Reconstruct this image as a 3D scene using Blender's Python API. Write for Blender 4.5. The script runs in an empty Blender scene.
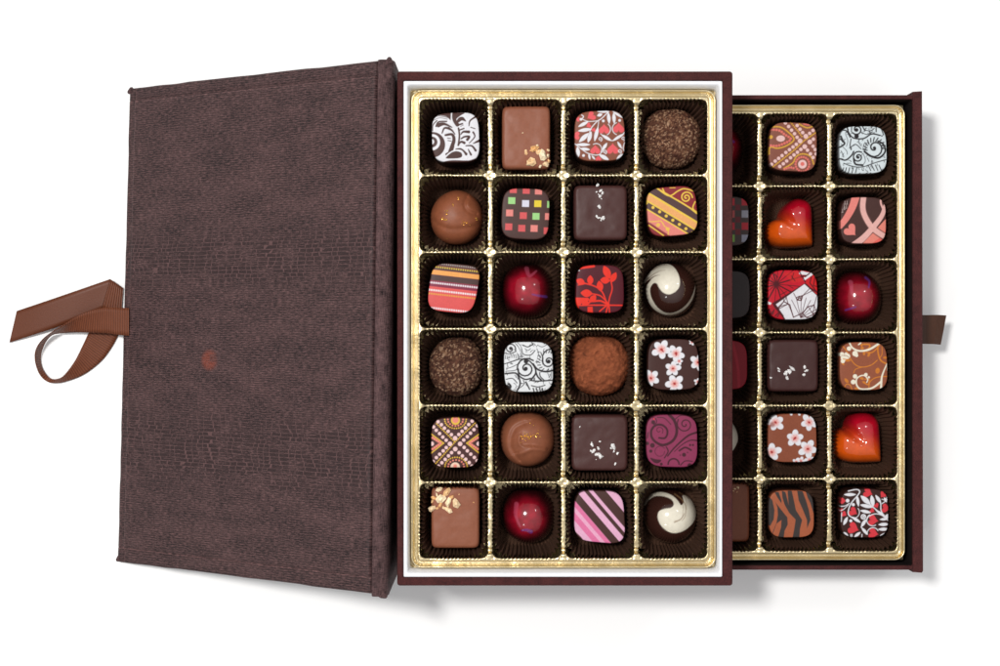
import bpy, math, random
import numpy as np
from mathutils import Vector
PI = math.pi
U = 0.0005            # one layout unit is half a millimetre
D = 1450.0            # camera height in units
SC = bpy.context.scene
COL = SC.collection
rnd = random.Random(7)

# ------------------------------------------------------------------ camera
cam_d = bpy.data.cameras.new('camera'); cam = bpy.data.objects.new('camera', cam_d); COL.objects.link(cam)
cam.location = (0, 0, D*U)
cam_d.sensor_width = 36.0; cam_d.lens = 36.0*D/1000.0
cam_d.clip_start = 0.05; cam_d.clip_end = 50
SC.camera = cam
SC.render.resolution_x = 1024; SC.render.resolution_y = 682

# ------------------------------------------------------------------ world
w = bpy.data.worlds.new('World'); SC.world = w; w.use_nodes = True
nt = w.node_tree; bg = nt.nodes['Background']
tc = nt.nodes.new('ShaderNodeTexCoord'); sx = nt.nodes.new('ShaderNodeSeparateXYZ'); rp = nt.nodes.new('ShaderNodeValToRGB')
nt.links.new(tc.outputs['Generated'], sx.inputs[0]); nt.links.new(sx.outputs['Z'], rp.inputs[0]); nt.links.new(rp.outputs[0], bg.inputs[0])
rp.color_ramp.elements[0].position = 0.0; rp.color_ramp.elements[0].color = (.10, .10, .11, 1)
rp.color_ramp.elements[1].position = 0.92; rp.color_ramp.elements[1].color = (1.15, 1.15, 1.15, 1)
e_ = rp.color_ramp.elements.new(.55); e_.color = (.62, .62, .63, 1)
bg.inputs[1].default_value = 0.66

# ------------------------------------------------------------------ lamps (studio softboxes)
def area(name, direction, dist, size, power, col=(1, 1, 1)):
    l = bpy.data.lights.new(name, 'AREA'); l.shape = 'SQUARE'; l.size = size; l.energy = power; l.color = col
    o = bpy.data.objects.new(name, l); COL.objects.link(o)
    d = Vector(direction).normalized(); o.location = d*dist + Vector((0, 0, .04))
    o.rotation_euler = (-d).to_track_quat('-Z', 'Y').to_euler()
    return o
area('key_lamp', (-.31, .2, 1), 1.5, .17, 16.2, (1, .985, .96))
area('fill_lamp', (.62, .52, 1), 1.5, .1, .9)
area('low_fill_lamp', (-.45, -.72, 1), 1.5, .1, .9)

SC.view_settings.view_transform = 'Standard'; SC.view_settings.look = 'None'
SC.view_settings.exposure = 0; SC.view_settings.gamma = 1
SC.render.engine = 'CYCLES'

# ------------------------------------------------------------------ helpers
def lin(c):
    c = np.asarray(c, float)/255.0
    return np.where(c <= .04045, c/12.92, ((c+.055)/1.055)**2.4)
def L4(c): return tuple(lin(c)) + (1,)
def k_at(z): return (D-z)/D
def PX(px, py, z):      # layout point of the plan drawing at height z
    k = k_at(z); return ((px-500)*k, (333-py)*k, z)

def tag(o, label=None, cat=None, group=None, kind=None):
    if label: o['label'] = label
    if cat: o['category'] = cat
    if group: o['group'] = group
    if kind: o['kind'] = kind
    return o
def empty(name, loc):
    o = bpy.data.objects.new(name, None); COL.objects.link(o); o.location = [c*U for c in loc]; o.empty_display_size = .01
    return o
def mesh_of(name, V, F, mat, smooth=True, col=None, uv=None):
    """V Nx3 in units (local), F Mx4/3 int array or list"""
    me = bpy.data.meshes.new(name)
    V = np.asarray(V, float)*U
    if isinstance(F, np.ndarray):
        n = F.shape[1]
        me.vertices.add(len(V)); me.vertices.foreach_set('co', V.ravel())
        me.loops.add(F.size); me.loops.foreach_set('vertex_index', F.ravel().astype(np.int32))
        me.polygons.add(len(F)); me.polygons.foreach_set('loop_start', np.arange(0, F.size, n, dtype=np.int32))
        me.polygons.foreach_set('loop_total', np.full(len(F), n, dtype=np.int32))
        me.update(calc_edges=True); me.validate()
    else:
        me.from_pydata([tuple(v) for v in V], [], [tuple(f) for f in F]); me.update()
    me.polygons.foreach_set('use_smooth', [bool(smooth)]*len(me.polygons))
    if col is not None:
        a = me.color_attributes.new('Col', 'FLOAT_COLOR', 'POINT')
        c4 = np.ones((len(V), 4)); c4[:, :3] = col; a.data.foreach_set('color', c4.ravel())
    if uv is not None:
        l = me.uv_layers.new(name='UVMap'); vi = np.zeros(len(me.loops), dtype=np.int32); me.loops.foreach_get('vertex_index', vi)
        l.data.foreach_set('uv', np.asarray(uv, float)[vi].ravel())
    me.materials.append(mat)
    return me
def obj(name, me, parent=None, loc=(0, 0, 0)):
    o = bpy.data.objects.new(name, me); COL.objects.link(o)
    o.location = [c*U for c in loc]
    if parent: o.parent = parent
    return o
def gridfaces(nr, nc, wrap=False):
    i, j = np.meshgrid(np.arange(nr-1), np.arange(nc if wrap else nc-1), indexing='ij')
    j2 = (j+1) % nc
    return np.stack([i*nc+j, i*nc+j2, (i+1)*nc+j2, (i+1)*nc+j], -1).reshape(-1, 4)
def hsh(i, j, s):
    h = (i*374761393 + j*668265263 + s*1442695041) & 0xffffffff
    h = ((h ^ (h >> 13))*1274126177) & 0xffffffff
    return ((h ^ (h >> 16)) & 0xffff)/65535.0
def vn(x, y, s=0):
    xi = np.floor(x).astype(np.int64); yi = np.floor(y).astype(np.int64); fx = x-xi; fy = y-yi
    fx = fx*fx*(3-2*fx); fy = fy*fy*(3-2*fy)
    return (hsh(xi, yi, s)*(1-fx)+hsh(xi+1, yi, s)*fx)*(1-fy) + (hsh(xi, yi+1, s)*(1-fx)+hsh(xi+1, yi+1, s)*fx)*fy
def fbm(x, y, s=0, o=3):
    r = 0; a = .5
    for k in range(o): r = r + a*vn(x*2**k, y*2**k, s+k*17); a *= .5
    return r
def sstep(a, b, x):
    t = np.clip((x-a)/(b-a), 0, 1); return t*t*(3-2*t)
def catmull(P, n=8, closed=False):
    P = [np.asarray(p, float) for p in P]; out = []; m = len(P)
    for i in range(m if closed else m-1):
        if closed: a, b, c, d = P[i-1], P[i], P[(i+1) % m], P[(i+2) % m]
        else: a, b, c, d = P[max(i-1, 0)], P[i], P[i+1], P[min(i+2, m-1)]
        for q in range(n):
            t = q/n
            out.append(.5*((2*b)+(-a+c)*t+(2*a-5*b+4*c-d)*t*t+(-a+3*b-3*c+d)*t**3))
    if not closed: out.append(P[-1])
    return np.array(out)
def loft_rects(specs, ns=6, cap=False):
    """specs: list of (x0,y0,x1,y1,r,z); returns V,F (skin between successive rounded rects)"""
    V = []
    for (x0, y0, x1, y1, r, z) in specs:
        r = max(r, .01)
        for (cx, cy, a0) in ((x1-r, y1-r, 0), (x0+r, y1-r, 90), (x0+r, y0+r, 180), (x1-r, y0+r, 270)):
            for q in range(ns+1):
                a = math.radians(a0+90*q/ns); V.append((cx+r*math.cos(a), cy+r*math.sin(a), z))
    nc = 4*(ns+1)
    return np.array(V), gridfaces(len(specs), nc, True)
def box_mesh(name, x0, y0, z0, x1, y1, z1, mat, b=.6):
    sp = [(x0+b, y0+b, x1-b, y1-b, b, z0), (x0, y0, x1, y1, b, z0+b), (x0, y0, x1, y1, b, z1-b), (x0+b, y0+b, x1-b, y1-b, b, z1)]
    V, F = loft_rects(sp, 2)
    nc = 12; F = [tuple(f) for f in F] + [tuple(range(nc))[::-1], tuple(range(3*nc, 4*nc))]
    return mesh_of(name, V, F, mat, smooth=False)

# ------------------------------------------------------------------ materials
def new_mat(name, color=(200, 200, 200), rough=.5, metal=0, spec=.5, coat=0):
    m = bpy.data.materials.new(name); m.use_nodes = True; b = m.node_tree.nodes['Principled BSDF']
    b.inputs['Base Color'].default_value = L4(color); b.inputs['Roughness'].default_value = rough
    b.inputs['Metallic'].default_value = metal; b.inputs['Specular IOR Level'].default_value = spec
    b.inputs['Coat Weight'].default_value = coat; b.inputs['Coat Roughness'].default_value = .07
    return m, m.node_tree, b
def N(t, kind, **kw):
    n = t.nodes.new('ShaderNode'+kind)
    for a, v in kw.items():
        if a in n.inputs: n.inputs[a].default_value = v
        else: setattr(n, a, v)
    return n
def objcoord(t, scale=(1, 1, 1), kind='Object'):
    c = N(t, 'TexCoord'); m = N(t, 'Mapping'); m.inputs['Scale'].default_value = [s/U if kind == 'Object' else s for s in scale]
    t.links.new(c.outputs[kind], m.inputs[0]); return m.outputs[0]
def math_n(t, op, a, b=None, c=None):
    n = N(t, 'Math', operation=op)
    for i, v in enumerate((a, b, c)):
        if v is None: continue
        if isinstance(v, (int, float)): n.inputs[i].default_value = v
        else: t.links.new(v, n.inputs[i])
    return n.outputs[0]
def mixc(t, f, a, b):
    n = N(t, 'Mix', data_type='RGBA')
    for i, v in ((0, f), (6, a), (7, b)):
        if isinstance(v, (int, float)): n.inputs[i].default_value = v
        elif isinstance(v, tuple): n.inputs[i].default_value = v if len(v) == 4 else L4(v)
        else: t.links.new(v, n.inputs[i])
    return n.outputs[2]
def noise(t, vec, scale, detail=2, rough=.5, dist=0):
    n = N(t, 'TexNoise'); n.inputs['Scale'].default_value = scale; n.inputs['Detail'].default_value = detail
    n.inputs['Roughness'].default_value = rough; n.inputs['Distortion'].default_value = dist
    t.links.new(vec, n.inputs['Vector']); return n.outputs['Fac']
def bump(t, b, h, strength, dist):
    n = N(t, 'Bump'); n.inputs['Strength'].default_value = strength; n.inputs['Distance'].default_value = dist*U
    t.links.new(h, n.inputs['Height']); t.links.new(n.outputs[0], b.inputs['Normal']); return n

# white paper table
M_table, t, b = new_mat('white_table', (250, 250, 250), .6, spec=.2)
b.inputs['Base Color'].default_value = (.96, .96, .96, 1)
# embossed book cloth (uv in layout units; v = 0 at the top edge of the board)
M_cloth, t, b = new_mat('embossed_cloth', (80, 62, 64), .62, spec=.3)
uvn = objcoord(t, (1, 1, 1), 'UV')
sep = N(t, 'SeparateXYZ'); t.links.new(uvn, sep.inputs[0]); ux, uy = sep.outputs[0], sep.outputs[1]
def scaled(t, vec, s):
    m = N(t, 'Mapping'); m.inputs['Scale'].default_value = s; t.links.new(vec, m.inputs[0]); return m.outputs[0]
def smooth(t, v_, lo, hi, a=0., b_=1.):
    n_ = N(t, 'MapRange', interpolation_type='SMOOTHSTEP'); t.links.new(v_, n_.inputs[0]); n_.inputs[1].default_value = lo; n_.inputs[2].default_value = hi; n_.inputs[3].default_value = a; n_.inputs[4].default_value = b_
    return n_.outputs[0]
warp = noise(t, scaled(t, uvn, (.03, .05, 1)), 1.0, 2, .5)
wy = math_n(t, 'ADD', uy, math_n(t, 'MULTIPLY', warp, 2.6))
dash = smooth(t, noise(t, scaled(t, uvn, (.2, 1.0, 1)), 1.0, 3, .7), .42, .68)
thr = dash
fine = noise(t, scaled(t, uvn, (1.1, 1.1, 1)), 1.0, 2, .6); thr2 = fine
vert = noise(t, scaled(t, uvn, (1.0, .1, 1)), 1.0, 2, .6)
big = noise(t, scaled(t, uvn, (.02, .045, 1)), 1.0, 4, .65)
rib = math_n(t, 'MULTIPLY_ADD', math_n(t, 'SINE', math_n(t, 'MULTIPLY', wy, 2*PI/2.2)), .5, .5)
plain = math_n(t, 'MULTIPLY_ADD', rib, .16, math_n(t, 'MULTIPLY', dash, .46))
plain = math_n(t, 'ADD', plain, math_n(t, 'MULTIPLY', math_n(t, 'SUBTRACT', fine, .42), .55))
plain = math_n(t, 'ADD', plain, math_n(t, 'MULTIPLY', math_n(t, 'SUBTRACT', vert, .5), .35))
plain = math_n(t, 'ADD', plain, math_n(t, 'MULTIPLY', math_n(t, 'SUBTRACT', big, .5), .55))
# embossed scale rows: straight rows, each row shifted by its own amount
RH = 3.75; row = math_n(t, 'FLOOR', math_n(t, 'DIVIDE', wy, RH))
wn = N(t, 'TexWhiteNoise', noise_dimensions='1D'); t.links.new(row, wn.inputs['W'])
xs_ = math_n(t, 'ADD', math_n(t, 'ADD', ux, math_n(t, 'MULTIPLY', wn.outputs['Value'], 5.0)), math_n(t, 'MULTIPLY', noise(t, scaled(t, uvn, (.05, .02, 1)), 1.0, 2), 26.0))
fx = math_n(t, 'FRACT', math_n(t, 'DIVIDE', xs_, 9.0)); fy = math_n(t, 'FRACT', math_n(t, 'DIVIDE', wy, RH))
vl = math_n(t, 'LESS_THAN', fx, .115); hl = math_n(t, 'LESS_THAN', fy, .24)
brick = math_n(t, 'MAXIMUM', math_n(t, 'MULTIPLY', vl, .75), math_n(t, 'MULTIPLY', hl, math_n(t, 'MULTIPLY_ADD', dash, .75, .25)))
def bandmask(c, wd):
    d = math_n(t, 'ABSOLUTE', math_n(t, 'SUBTRACT', math_n(t, 'ADD', uy, math_n(t, 'MULTIPLY', math_n(t, 'SUBTRACT', big, .5), 60.0)), c))
    return smooth(t, d, wd*.4, wd*1.15, 1, 0)
mask = math_n(t, 'MAXIMUM', bandmask(172, 30), bandmask(354, 40))
mask = math_n(t, 'MULTIPLY', mask, smooth(t, noise(t, scaled(t, uvn, (.04, .1, 1)), 1.0, 3, .7), .38, .56))
scl = math_n(t, 'ADD', math_n(t, 'MULTIPLY', brick, .52), math_n(t, 'MULTIPLY_ADD', fine, .36, -.07))
mx = N(t, 'Mix', data_type='FLOAT'); t.links.new(mask, mx.inputs[0]); t.links.new(plain, mx.inputs[2]); t.links.new(scl, mx.inputs[3])
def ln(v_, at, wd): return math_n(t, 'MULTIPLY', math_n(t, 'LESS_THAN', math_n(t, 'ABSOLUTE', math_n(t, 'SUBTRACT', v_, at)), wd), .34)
hem_light = math_n(t, 'MULTIPLY', math_n(t, 'MAXIMUM', math_n(t, 'MAXIMUM', ln(ux, 10.2, .7), ln(uy, 14.6, .7)), ln(uy, 456.3, .7)), math_n(t, 'MULTIPLY_ADD', dash, 1.0, .2))  # light along the hem step, painted into the cloth colour as a paler line
hfac = math_n(t, 'ADD', mx.outputs[0], hem_light)
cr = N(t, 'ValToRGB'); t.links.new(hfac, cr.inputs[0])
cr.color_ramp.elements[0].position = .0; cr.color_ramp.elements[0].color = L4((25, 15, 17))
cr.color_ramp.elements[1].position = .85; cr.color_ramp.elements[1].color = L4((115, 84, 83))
# foil stamp: a small worn orange roundel, pressed in the cloth
dx = math_n(t, 'SUBTRACT', ux, 114.0); dy = math_n(t, 'SUBTRACT', uy, 268.0)
rr = math_n(t, 'SQRT', math_n(t, 'ADD', math_n(t, 'MULTIPLY', dx, dx), math_n(t, 'MULTIPLY', dy, dy)))
rm = N(t, 'MapRange', interpolation_type='SMOOTHSTEP'); t.links.new(rr, rm.inputs[0])
rm.inputs[1].default_value = 6.0; rm.inputs[2].default_value = 12; rm.inputs[3].default_value = .48; rm.inputs[4].default_value = 0
notch = math_n(t, 'MULTIPLY', math_n(t, 'GREATER_THAN', dx, 0.5), math_n(t, 'LESS_THAN', math_n(t, 'ABSOLUTE', math_n(t, 'ADD', dy, 2.0)), 3.6))
lf = math_n(t, 'MULTIPLY', rm.outputs[0], math_n(t, 'MULTIPLY_ADD', notch, -.55, 1.0))
lf = math_n(t, 'MULTIPLY', lf, math_n(t, 'MULTIPLY_ADD', fine, 3.4, -1.0))
lfc = N(t, 'Clamp'); t.links.new(lf, lfc.inputs[0])
vo = N(t, 'TexVoronoi'); vo.inputs['Scale'].default_value = .03; t.links.new(uvn, vo.inputs['Vector'])
sc_ = N(t, 'SeparateColor'); t.links.new(vo.outputs['Color'], sc_.inputs[0])
lint = math_n(t, 'MULTIPLY', math_n(t, 'LESS_THAN', vo.outputs['Distance'], .017), math_n(t, 'GREATER_THAN', sc_.outputs[0], .86))
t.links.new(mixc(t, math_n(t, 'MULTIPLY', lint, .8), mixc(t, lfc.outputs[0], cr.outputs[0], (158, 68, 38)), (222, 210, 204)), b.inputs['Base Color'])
bump(t, b, hfac, .4, .9)
# same cloth, plainer, for the spine
M_spine, t, b = new_mat('spine_cloth', (60, 42, 44), .7, spec=.25)
v = objcoord(t, (1, 1, 1), 'UV')
n1 = noise(t, scaled(t, v, (.22, 1.0, 1)), 1.0, 3, .75); n2 = noise(t, scaled(t, v, (1.0, .12, 1)), 1.0, 2, .6); n3 = noise(t, scaled(t, v, (.1, .06, 1)), 1.0, 3, .6)
f = math_n(t, 'ADD', math_n(t, 'MULTIPLY', n1, .9), math_n(t, 'MULTIPLY_ADD', n2, .6, math_n(t, 'MULTIPLY_ADD', n3, .7, -.6)))
cr = N(t, 'ValToRGB'); t.links.new(f, cr.inputs[0])
cr.color_ramp.elements[0].position = .22; cr.color_ramp.elements[0].color = L4((26, 16, 18))
cr.color_ramp.elements[1].position = .85; cr.color_ramp.elements[1].color = L4((122, 92, 92))
t.links.new(cr.outputs[0], b.inputs['Base Color']); bump(t, b, f, .8, 2.0)
# brown velvety paper on the walls
M_brown, t, b = new_mat('brown_paper', (84, 42, 42), .8, spec=.25)
v = objcoord(t); f = noise(t, v, .9, 3, .7); g = noise(t, v, .12, 3, .6)
f2 = math_n(t, 'MULTIPLY_ADD', f, .8, math_n(t, 'MULTIPLY', g, .35))
cr = N(t, 'ValToRGB'); t.links.new(f2, cr.inputs[0])
cr.color_ramp.elements[0].position = .36; cr.color_ramp.elements[0].color = L4((36, 12, 14))
cr.color_ramp.elements[1].position = .85; cr.color_ramp.elements[1].color = L4((92, 44, 42))
t.links.new(cr.outputs[0], b.inputs['Base Color']); bump(t, b, f, .4, .6)
M_black, t, b = new_mat('black_lining', (26, 18, 18), .85, spec=.2)
M_liner, t, b = new_mat('white_liner', (240, 241, 246), .5, spec=.4)
v = objcoord(t); f = noise(t, v, .25, 3, .6); t.links.new(mixc(t, f, (232, 234, 240), (248, 249, 252)), b.inputs['Base Color']); bump(t, b, f, .2, .8)
# gold foil plastic
M_gold, t, b = new_mat('gold_foil', (232, 205, 140), .24, metal=1.0)
v = objcoord(t); f = noise(t, v, .28, 3, .6, .3); g = noise(t, v, .06, 2, .5)
t.links.new(mixc(t, g, (198, 178, 132), (232, 216, 180)), b.inputs['Base Color'])
fr = math_n(t, 'MULTIPLY_ADD', f, .16, .24); t.links.new(fr, b.inputs['Roughness'])
bump(t, b, f, .18, 1.8)
# dark glassine cup
M_cup, t, b = new_mat('cup_paper', (44, 27, 21), .38, spec=.6)
v = objcoord(t); f = noise(t, v, 1.4, 3, .7); t.links.new(mixc(t, f, (40, 25, 19), (108, 78, 62)), b.inputs['Base Color']); bump(t, b, f, .35, .8)
# chocolates: colour printed on (attribute) with fine surface grain
def choc_mat(name, rough, coat=0, spec=.5, grain=.2, gscale=1.2):
    m, t, b = new_mat(name, (90, 60, 50), rough, spec=spec, coat=coat)
    a = N(t, 'VertexColor'); a.layer_name = 'Col'; v = objcoord(t); f = noise(t, v, gscale, 3, .6)
    br = N(t, 'Mix', data_type='RGBA', blend_type='MULTIPLY'); br.inputs[0].default_value = 1
    t.links.new(a.outputs[0], br.inputs[6]); t.links.new(mixc(t, f, (212, 212, 212), (246, 246, 246)), br.inputs[7])
    t.links.new(br.outputs[2], b.inputs['Base Color']); bump(t, b, f, grain, .5)
    return m
M_print = choc_mat('printed_chocolate', .45, 0, .16, .12)
M_plain = choc_mat('plain_chocolate', .45, 0, .25, .15, .5)
M_gloss = choc_mat('glossy_chocolate', .15, .5, .5, .02, .2)
M_dusty = choc_mat('dusty_chocolate', .9, 0, .15, .9, 1.5)
M_nut, t, b = new_mat('nut', (235, 205, 150), .5); v = objcoord(t); oi = N(t, 'ObjectInfo'); f = math_n(t, 'MULTIPLY_ADD', noise(t, v, .45, 2, .6), .8, math_n(t, 'MULTIPLY_ADD', oi.outputs['Random'], .8, -.2))
t.links.new(mixc(t, f, (226, 156, 74), (250, 234, 198)), b.inputs['Base Color'])
M_salt, t, b = new_mat('salt', (240, 238, 236), .25, spec=.6)
M_dust, t, b = new_mat('gold_dust', (238, 176, 84), .3, metal=.8)
M_rib, t, b = new_mat('brown_ribbon', (112, 62, 38), .5, spec=.3)
v = objcoord(t, (1, 1, 1), 'UV'); s_ = N(t, 'SeparateXYZ'); t.links.new(v, s_.inputs[0])
rb = math_n(t, 'MULTIPLY_ADD', math_n(t, 'SINE', math_n(t, 'MULTIPLY', s_.outputs[0], 2*PI/2.3)), .5, .5)
f = noise(t, scaled(t, v, (1, .2, 1)), .5, 3, .6)
t.links.new(mixc(t, math_n(t, 'MULTIPLY_ADD', rb, .45, math_n(t, 'MULTIPLY', f, .5)), (74, 34, 18), (128, 72, 46)), b.inputs['Base Color'])
bump(t, b, rb, .5, 1.0)
M_tail, t, b = new_mat('ribbon_satin', (112, 60, 36), .48, spec=.3)
v = objcoord(t, (1, 1, 1), 'UV'); f = noise(t, scaled(t, v, (.9, .9, 1)), 1.0, 3, .6)
t.links.new(mixc(t, f, (80, 39, 21), (108, 58, 35)), b.inputs['Base Color']); bump(t, b, f, .3, .5)
M_tab, t, b = new_mat('dark_ribbon', (82, 48, 30), .5, spec=.4)
v = objcoord(t); f = noise(t, v, .9, 3, .6); t.links.new(mixc(t, f, (56, 30, 17), (82, 48, 29)), b.inputs['Base Color']); bump(t, b, f, .3, .6)

# ------------------------------------------------------------------ table top
me = mesh_of('tabletop', np.array([(-6000, -6000, 0), (6000, -6000, 0), (6000, 6000, 0), (-6000, 6000, 0)]), np.array([[0, 1, 2, 3]]), M_table, False)
tag(obj('tabletop', me), kind='structure')

# ------------------------------------------------------------------ gift box body
BX, BY = 58, 4
gift = tag(empty('gift_box', (BX, BY, 0)), 'large brown book-style gift box with its cloth cover folded open to the left', 'gift box')
def bpart(name, V, F, mat, smooth=False, parent=gift, off=(BX, BY), uv=None):
    V = np.asarray(V, float).copy(); V[:, 0] -= off[0]; V[:, 1] -= off[1]
    return obj(name, mesh_of(name, V, F, mat, smooth, uv=uv), parent)
OX0, OX1, OY0, OY1 = -92, 208, -226, 234          # outside of the box
IX0, IX1, IY0, IY1 = -86.4, 199, -218.4, 225.6    # inside of the brown wall
wallspec = [(OX0, OY0, OX1, OY1, 2.5, 90), (OX0, OY0, OX1, OY1, 2.5, 152.6), (OX0+.5, OY0+.5, OX1-.5, OY1-.5, 2.5, 153.7), (OX0+1.4, OY0+1.4, OX1-1.4, OY1-1.4, 2, 154.1),
            (IX0-1.2, IY0-1.2, IX1+1.2, IY1+1.2, 1.5, 154.3), (IX0-.3, IY0-.3, IX1+.3, IY1+.3, 1.2, 153.8), (IX0, IY0, IX1, IY1, 1, 152.8), (IX0, IY0, IX1, IY1, 1, 90)]
V, F = loft_rects(wallspec, 4); bpart('wall', V, F, M_brown)
tk = 5
for (x0, y0, x1, y1) in ((OX0, OY0, OX0+tk, OY1), (OX0+tk+.05, OY0, OX1, OY0+tk), (OX0+tk+.05, OY1-tk, OX1, OY1)):
    o = obj('lower_wall', box_mesh('lower_wall', x0-BX, y0-BY, 3, x1-BX, y1-BY, 89.9, M_brown), gift)
obj('base_board', box_mesh('base_board', OX0-BX, OY0-BY, .1, OX1-BX, OY1-BY, 2.9, M_brown), gift)
obj('divider_floor', box_mesh('divider_floor', IX0-BX+.2, IY0-BY+.2, 91, IX1-BX-.2, IY1-BY-.2, 94.5, M_liner), gift)
lin_spec = [(IX0+.1, IY0+.1, IX1-.1, IY1-.1, 1, 95), (IX0+.1, IY0+.1, IX1-.1, IY1-.1, 1, 152.2), (IX0+.4, IY0+.4, IX1-.4, IY1-.4, 1, 153.4),
            (IX0+1.4, IY0+1.4, IX1-1.2, IY1-1.4, 2, 153.9), (IX0+3.2, IY0+3.2, IX1-2.2, IY1-3.0, 2, 153.3), (IX0+4.0, IY0+4.2, IX1-2.8, IY1-4.0, 2, 151), (-81.25, -212.55, 195.25, 219.95, 3, 144.5), (-81.1, -212.4, 195.1, 219.8, 3, 141), (-81.1, -212.4, 195.1, 219.8, 3, 95)]
V, F = loft_rects(lin_spec, 4); bpart('white_liner', V, F, M_liner, smooth=True)

# ------------------------------------------------------------------ cover board
def lerp(a, b, f): return a+(b-a)*f
TL, BL = np.array((-368.4, 243.3, 10.)), np.array((-380.4, -227.4, 10.))
TR, BR = np.array((-109.4, 242.4, 161.)), np.array((-115, -232.2, 161.))
LEN = np.linalg.norm((TR+BR-TL-BL)/2); HGT = np.linalg.norm(TL-BL)
nrm = np.cross((TR+BR-TL-BL), (TL+TR-BL-BR)); nrm = nrm/np.linalg.norm(nrm)
def cover():
    ins = [0, .3, 1.2, 2.5, 4.5, 7.0, 8.6, 9.2, 9.9, 11]
    us = [(0, -7.5), (0, -4.5), (.2, -2), (.9, -.5), (2.2, 0), (7.6, 0), (8.6, -.9), (9.4, 1.2), (10.8, 1.5)]
    ua = us + [(x, 1.5) for x in np.linspace(14, LEN-4, 90)] + [(LEN-2.2, 1.0), (LEN-1.2, -.4), (LEN-.6, -4), (LEN-.6, -7.5)]
    vt = [(0, -7.5), (0, -4.5), (.2, -2), (.9, -.5), (2.2, 0), (12.0, 0), (13.0, -.9), (13.9, 1.2), (15.2, 1.5)]
    va = vt + [(x, 1.5) for x in np.linspace(19, HGT-21, 120)] + [(HGT-a-2, h) for a, h in reversed(vt[5:])] + [(HGT-a, h) for a, h in reversed(vt[:5])]
    V = []; UVs = []
    for (v, hv) in va:
        for (u, hu) in ua:
            fu, fv = u/LEN, v/HGT
            p = lerp(lerp(TL, BL, fv), lerp(TR, BR, fv), fu)
            h = min(hu, hv)
            e = (float(vn(np.array(u*.12), np.array(v*.12), 5))-.5)
            wob = (float(vn(np.array(v*.06+9), np.array(3.), 8))-.5)*.5 if u < 3 else 0
            wob2 = (float(vn(np.array(u*.05+3), np.array(7.), 4))-.5)*.7 if (v < 3 or v > HGT-3) else 0
            p = p + nrm*(h + (e*.7 if hu > 0 and hv > 0 else 0)) + np.array((wob, wob2, 0))
            V.append(p); UVs.append((u, v))
    nc = len(ua); F = gridfaces(len(va), nc)[:, ::-1]
    F = [tuple(f) for f in F] + [(0, nc-1, len(V)-1, len(V)-nc)]
    return np.array(V), F, UVs
V, F, UVs = cover()
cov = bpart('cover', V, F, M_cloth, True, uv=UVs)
# corner knobs of turned-in cloth
def blob(name, c, r, mat, parent, off, sq=(1, 1, 1), seed=0):
    V = []; n = 14; m = 8
    for i in range(m+1):
        for j in range(n):
            a = PI*i/m; bb = 2*PI*j/n
            d = np.array((math.sin(a)*math.cos(bb), math.sin(a)*math.sin(bb), math.cos(a)))
            V.append(np.array(c)+d*r*np.array(sq)*(1+.15*math.sin(3*bb+seed)))
    V = np.array(V); V[:, 0] -= off[0]; V[:, 1] -= off[1]
    uv = [(v[0]*1.0, v[1]) for v in V]
    return obj(name, mesh_of(name, V, gridfaces(m+1, n, True), mat, True, uv=uv), parent)
for c, q in ((TL+np.array((2, -3, -1)), 3.4), (BL+np.array((2, 3, -1)), 3.0), (TR+np.array((11, -.8, 0)), 3.2), (BR+np.array((11, -.5, -1)), 3.6)):
    o = blob('folded_corner', c, q, M_spine, cov, (BX, BY), (1.1, 1.1, .8), q)
# spine strip: rounded ridge beside the seam and a wall down to the table
def spine():
    prof = [(.5, -9), (.5, -2.5), (.9, .2), (2.0, 2.0), (5.0, 3.0), (9, 2.6), (12.4, .8), (14.4, -2.5), (15.4, -8), (15.4, -150), (9, -157), (7, -157), (7, -10)]
    V = []; UVs = []; nv = 150
    for i in range(nv+1):
        f = i/nv; base = lerp(TR+np.array((0, .6, 0)), BR+np.array((0, -2.0, 0)), f)
        tap = min(1, min(i, nv-i)/2.0); ww = (vn(np.array(f*60.), np.array(1.5), 3)-.5)
        for q, (dx_, dz_) in enumerate(prof):
            dd = dz_ - (1-tap)*1.6 + (ww*1.2 if 2 < q < 8 else 0)
            V.append(base+np.array((dx_*(1 if q < 9 else 1)+ (ww*.8 if q == 7 else 0), 0, dd))); UVs.append((dx_-dz_*.3, f*HGT))
    nc = len(prof); F = gridfaces(nv+1, nc)[:, ::-1]
    F = [tuple(f) for f in F] + [tuple(range(nc)), tuple(range(nv*nc, nv*nc+nc))[::-1]]
    return np.array(V), F, UVs
V, F, UVs = spine(); bpart('spine', V, F, M_spine, True, uv=UVs)

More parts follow.
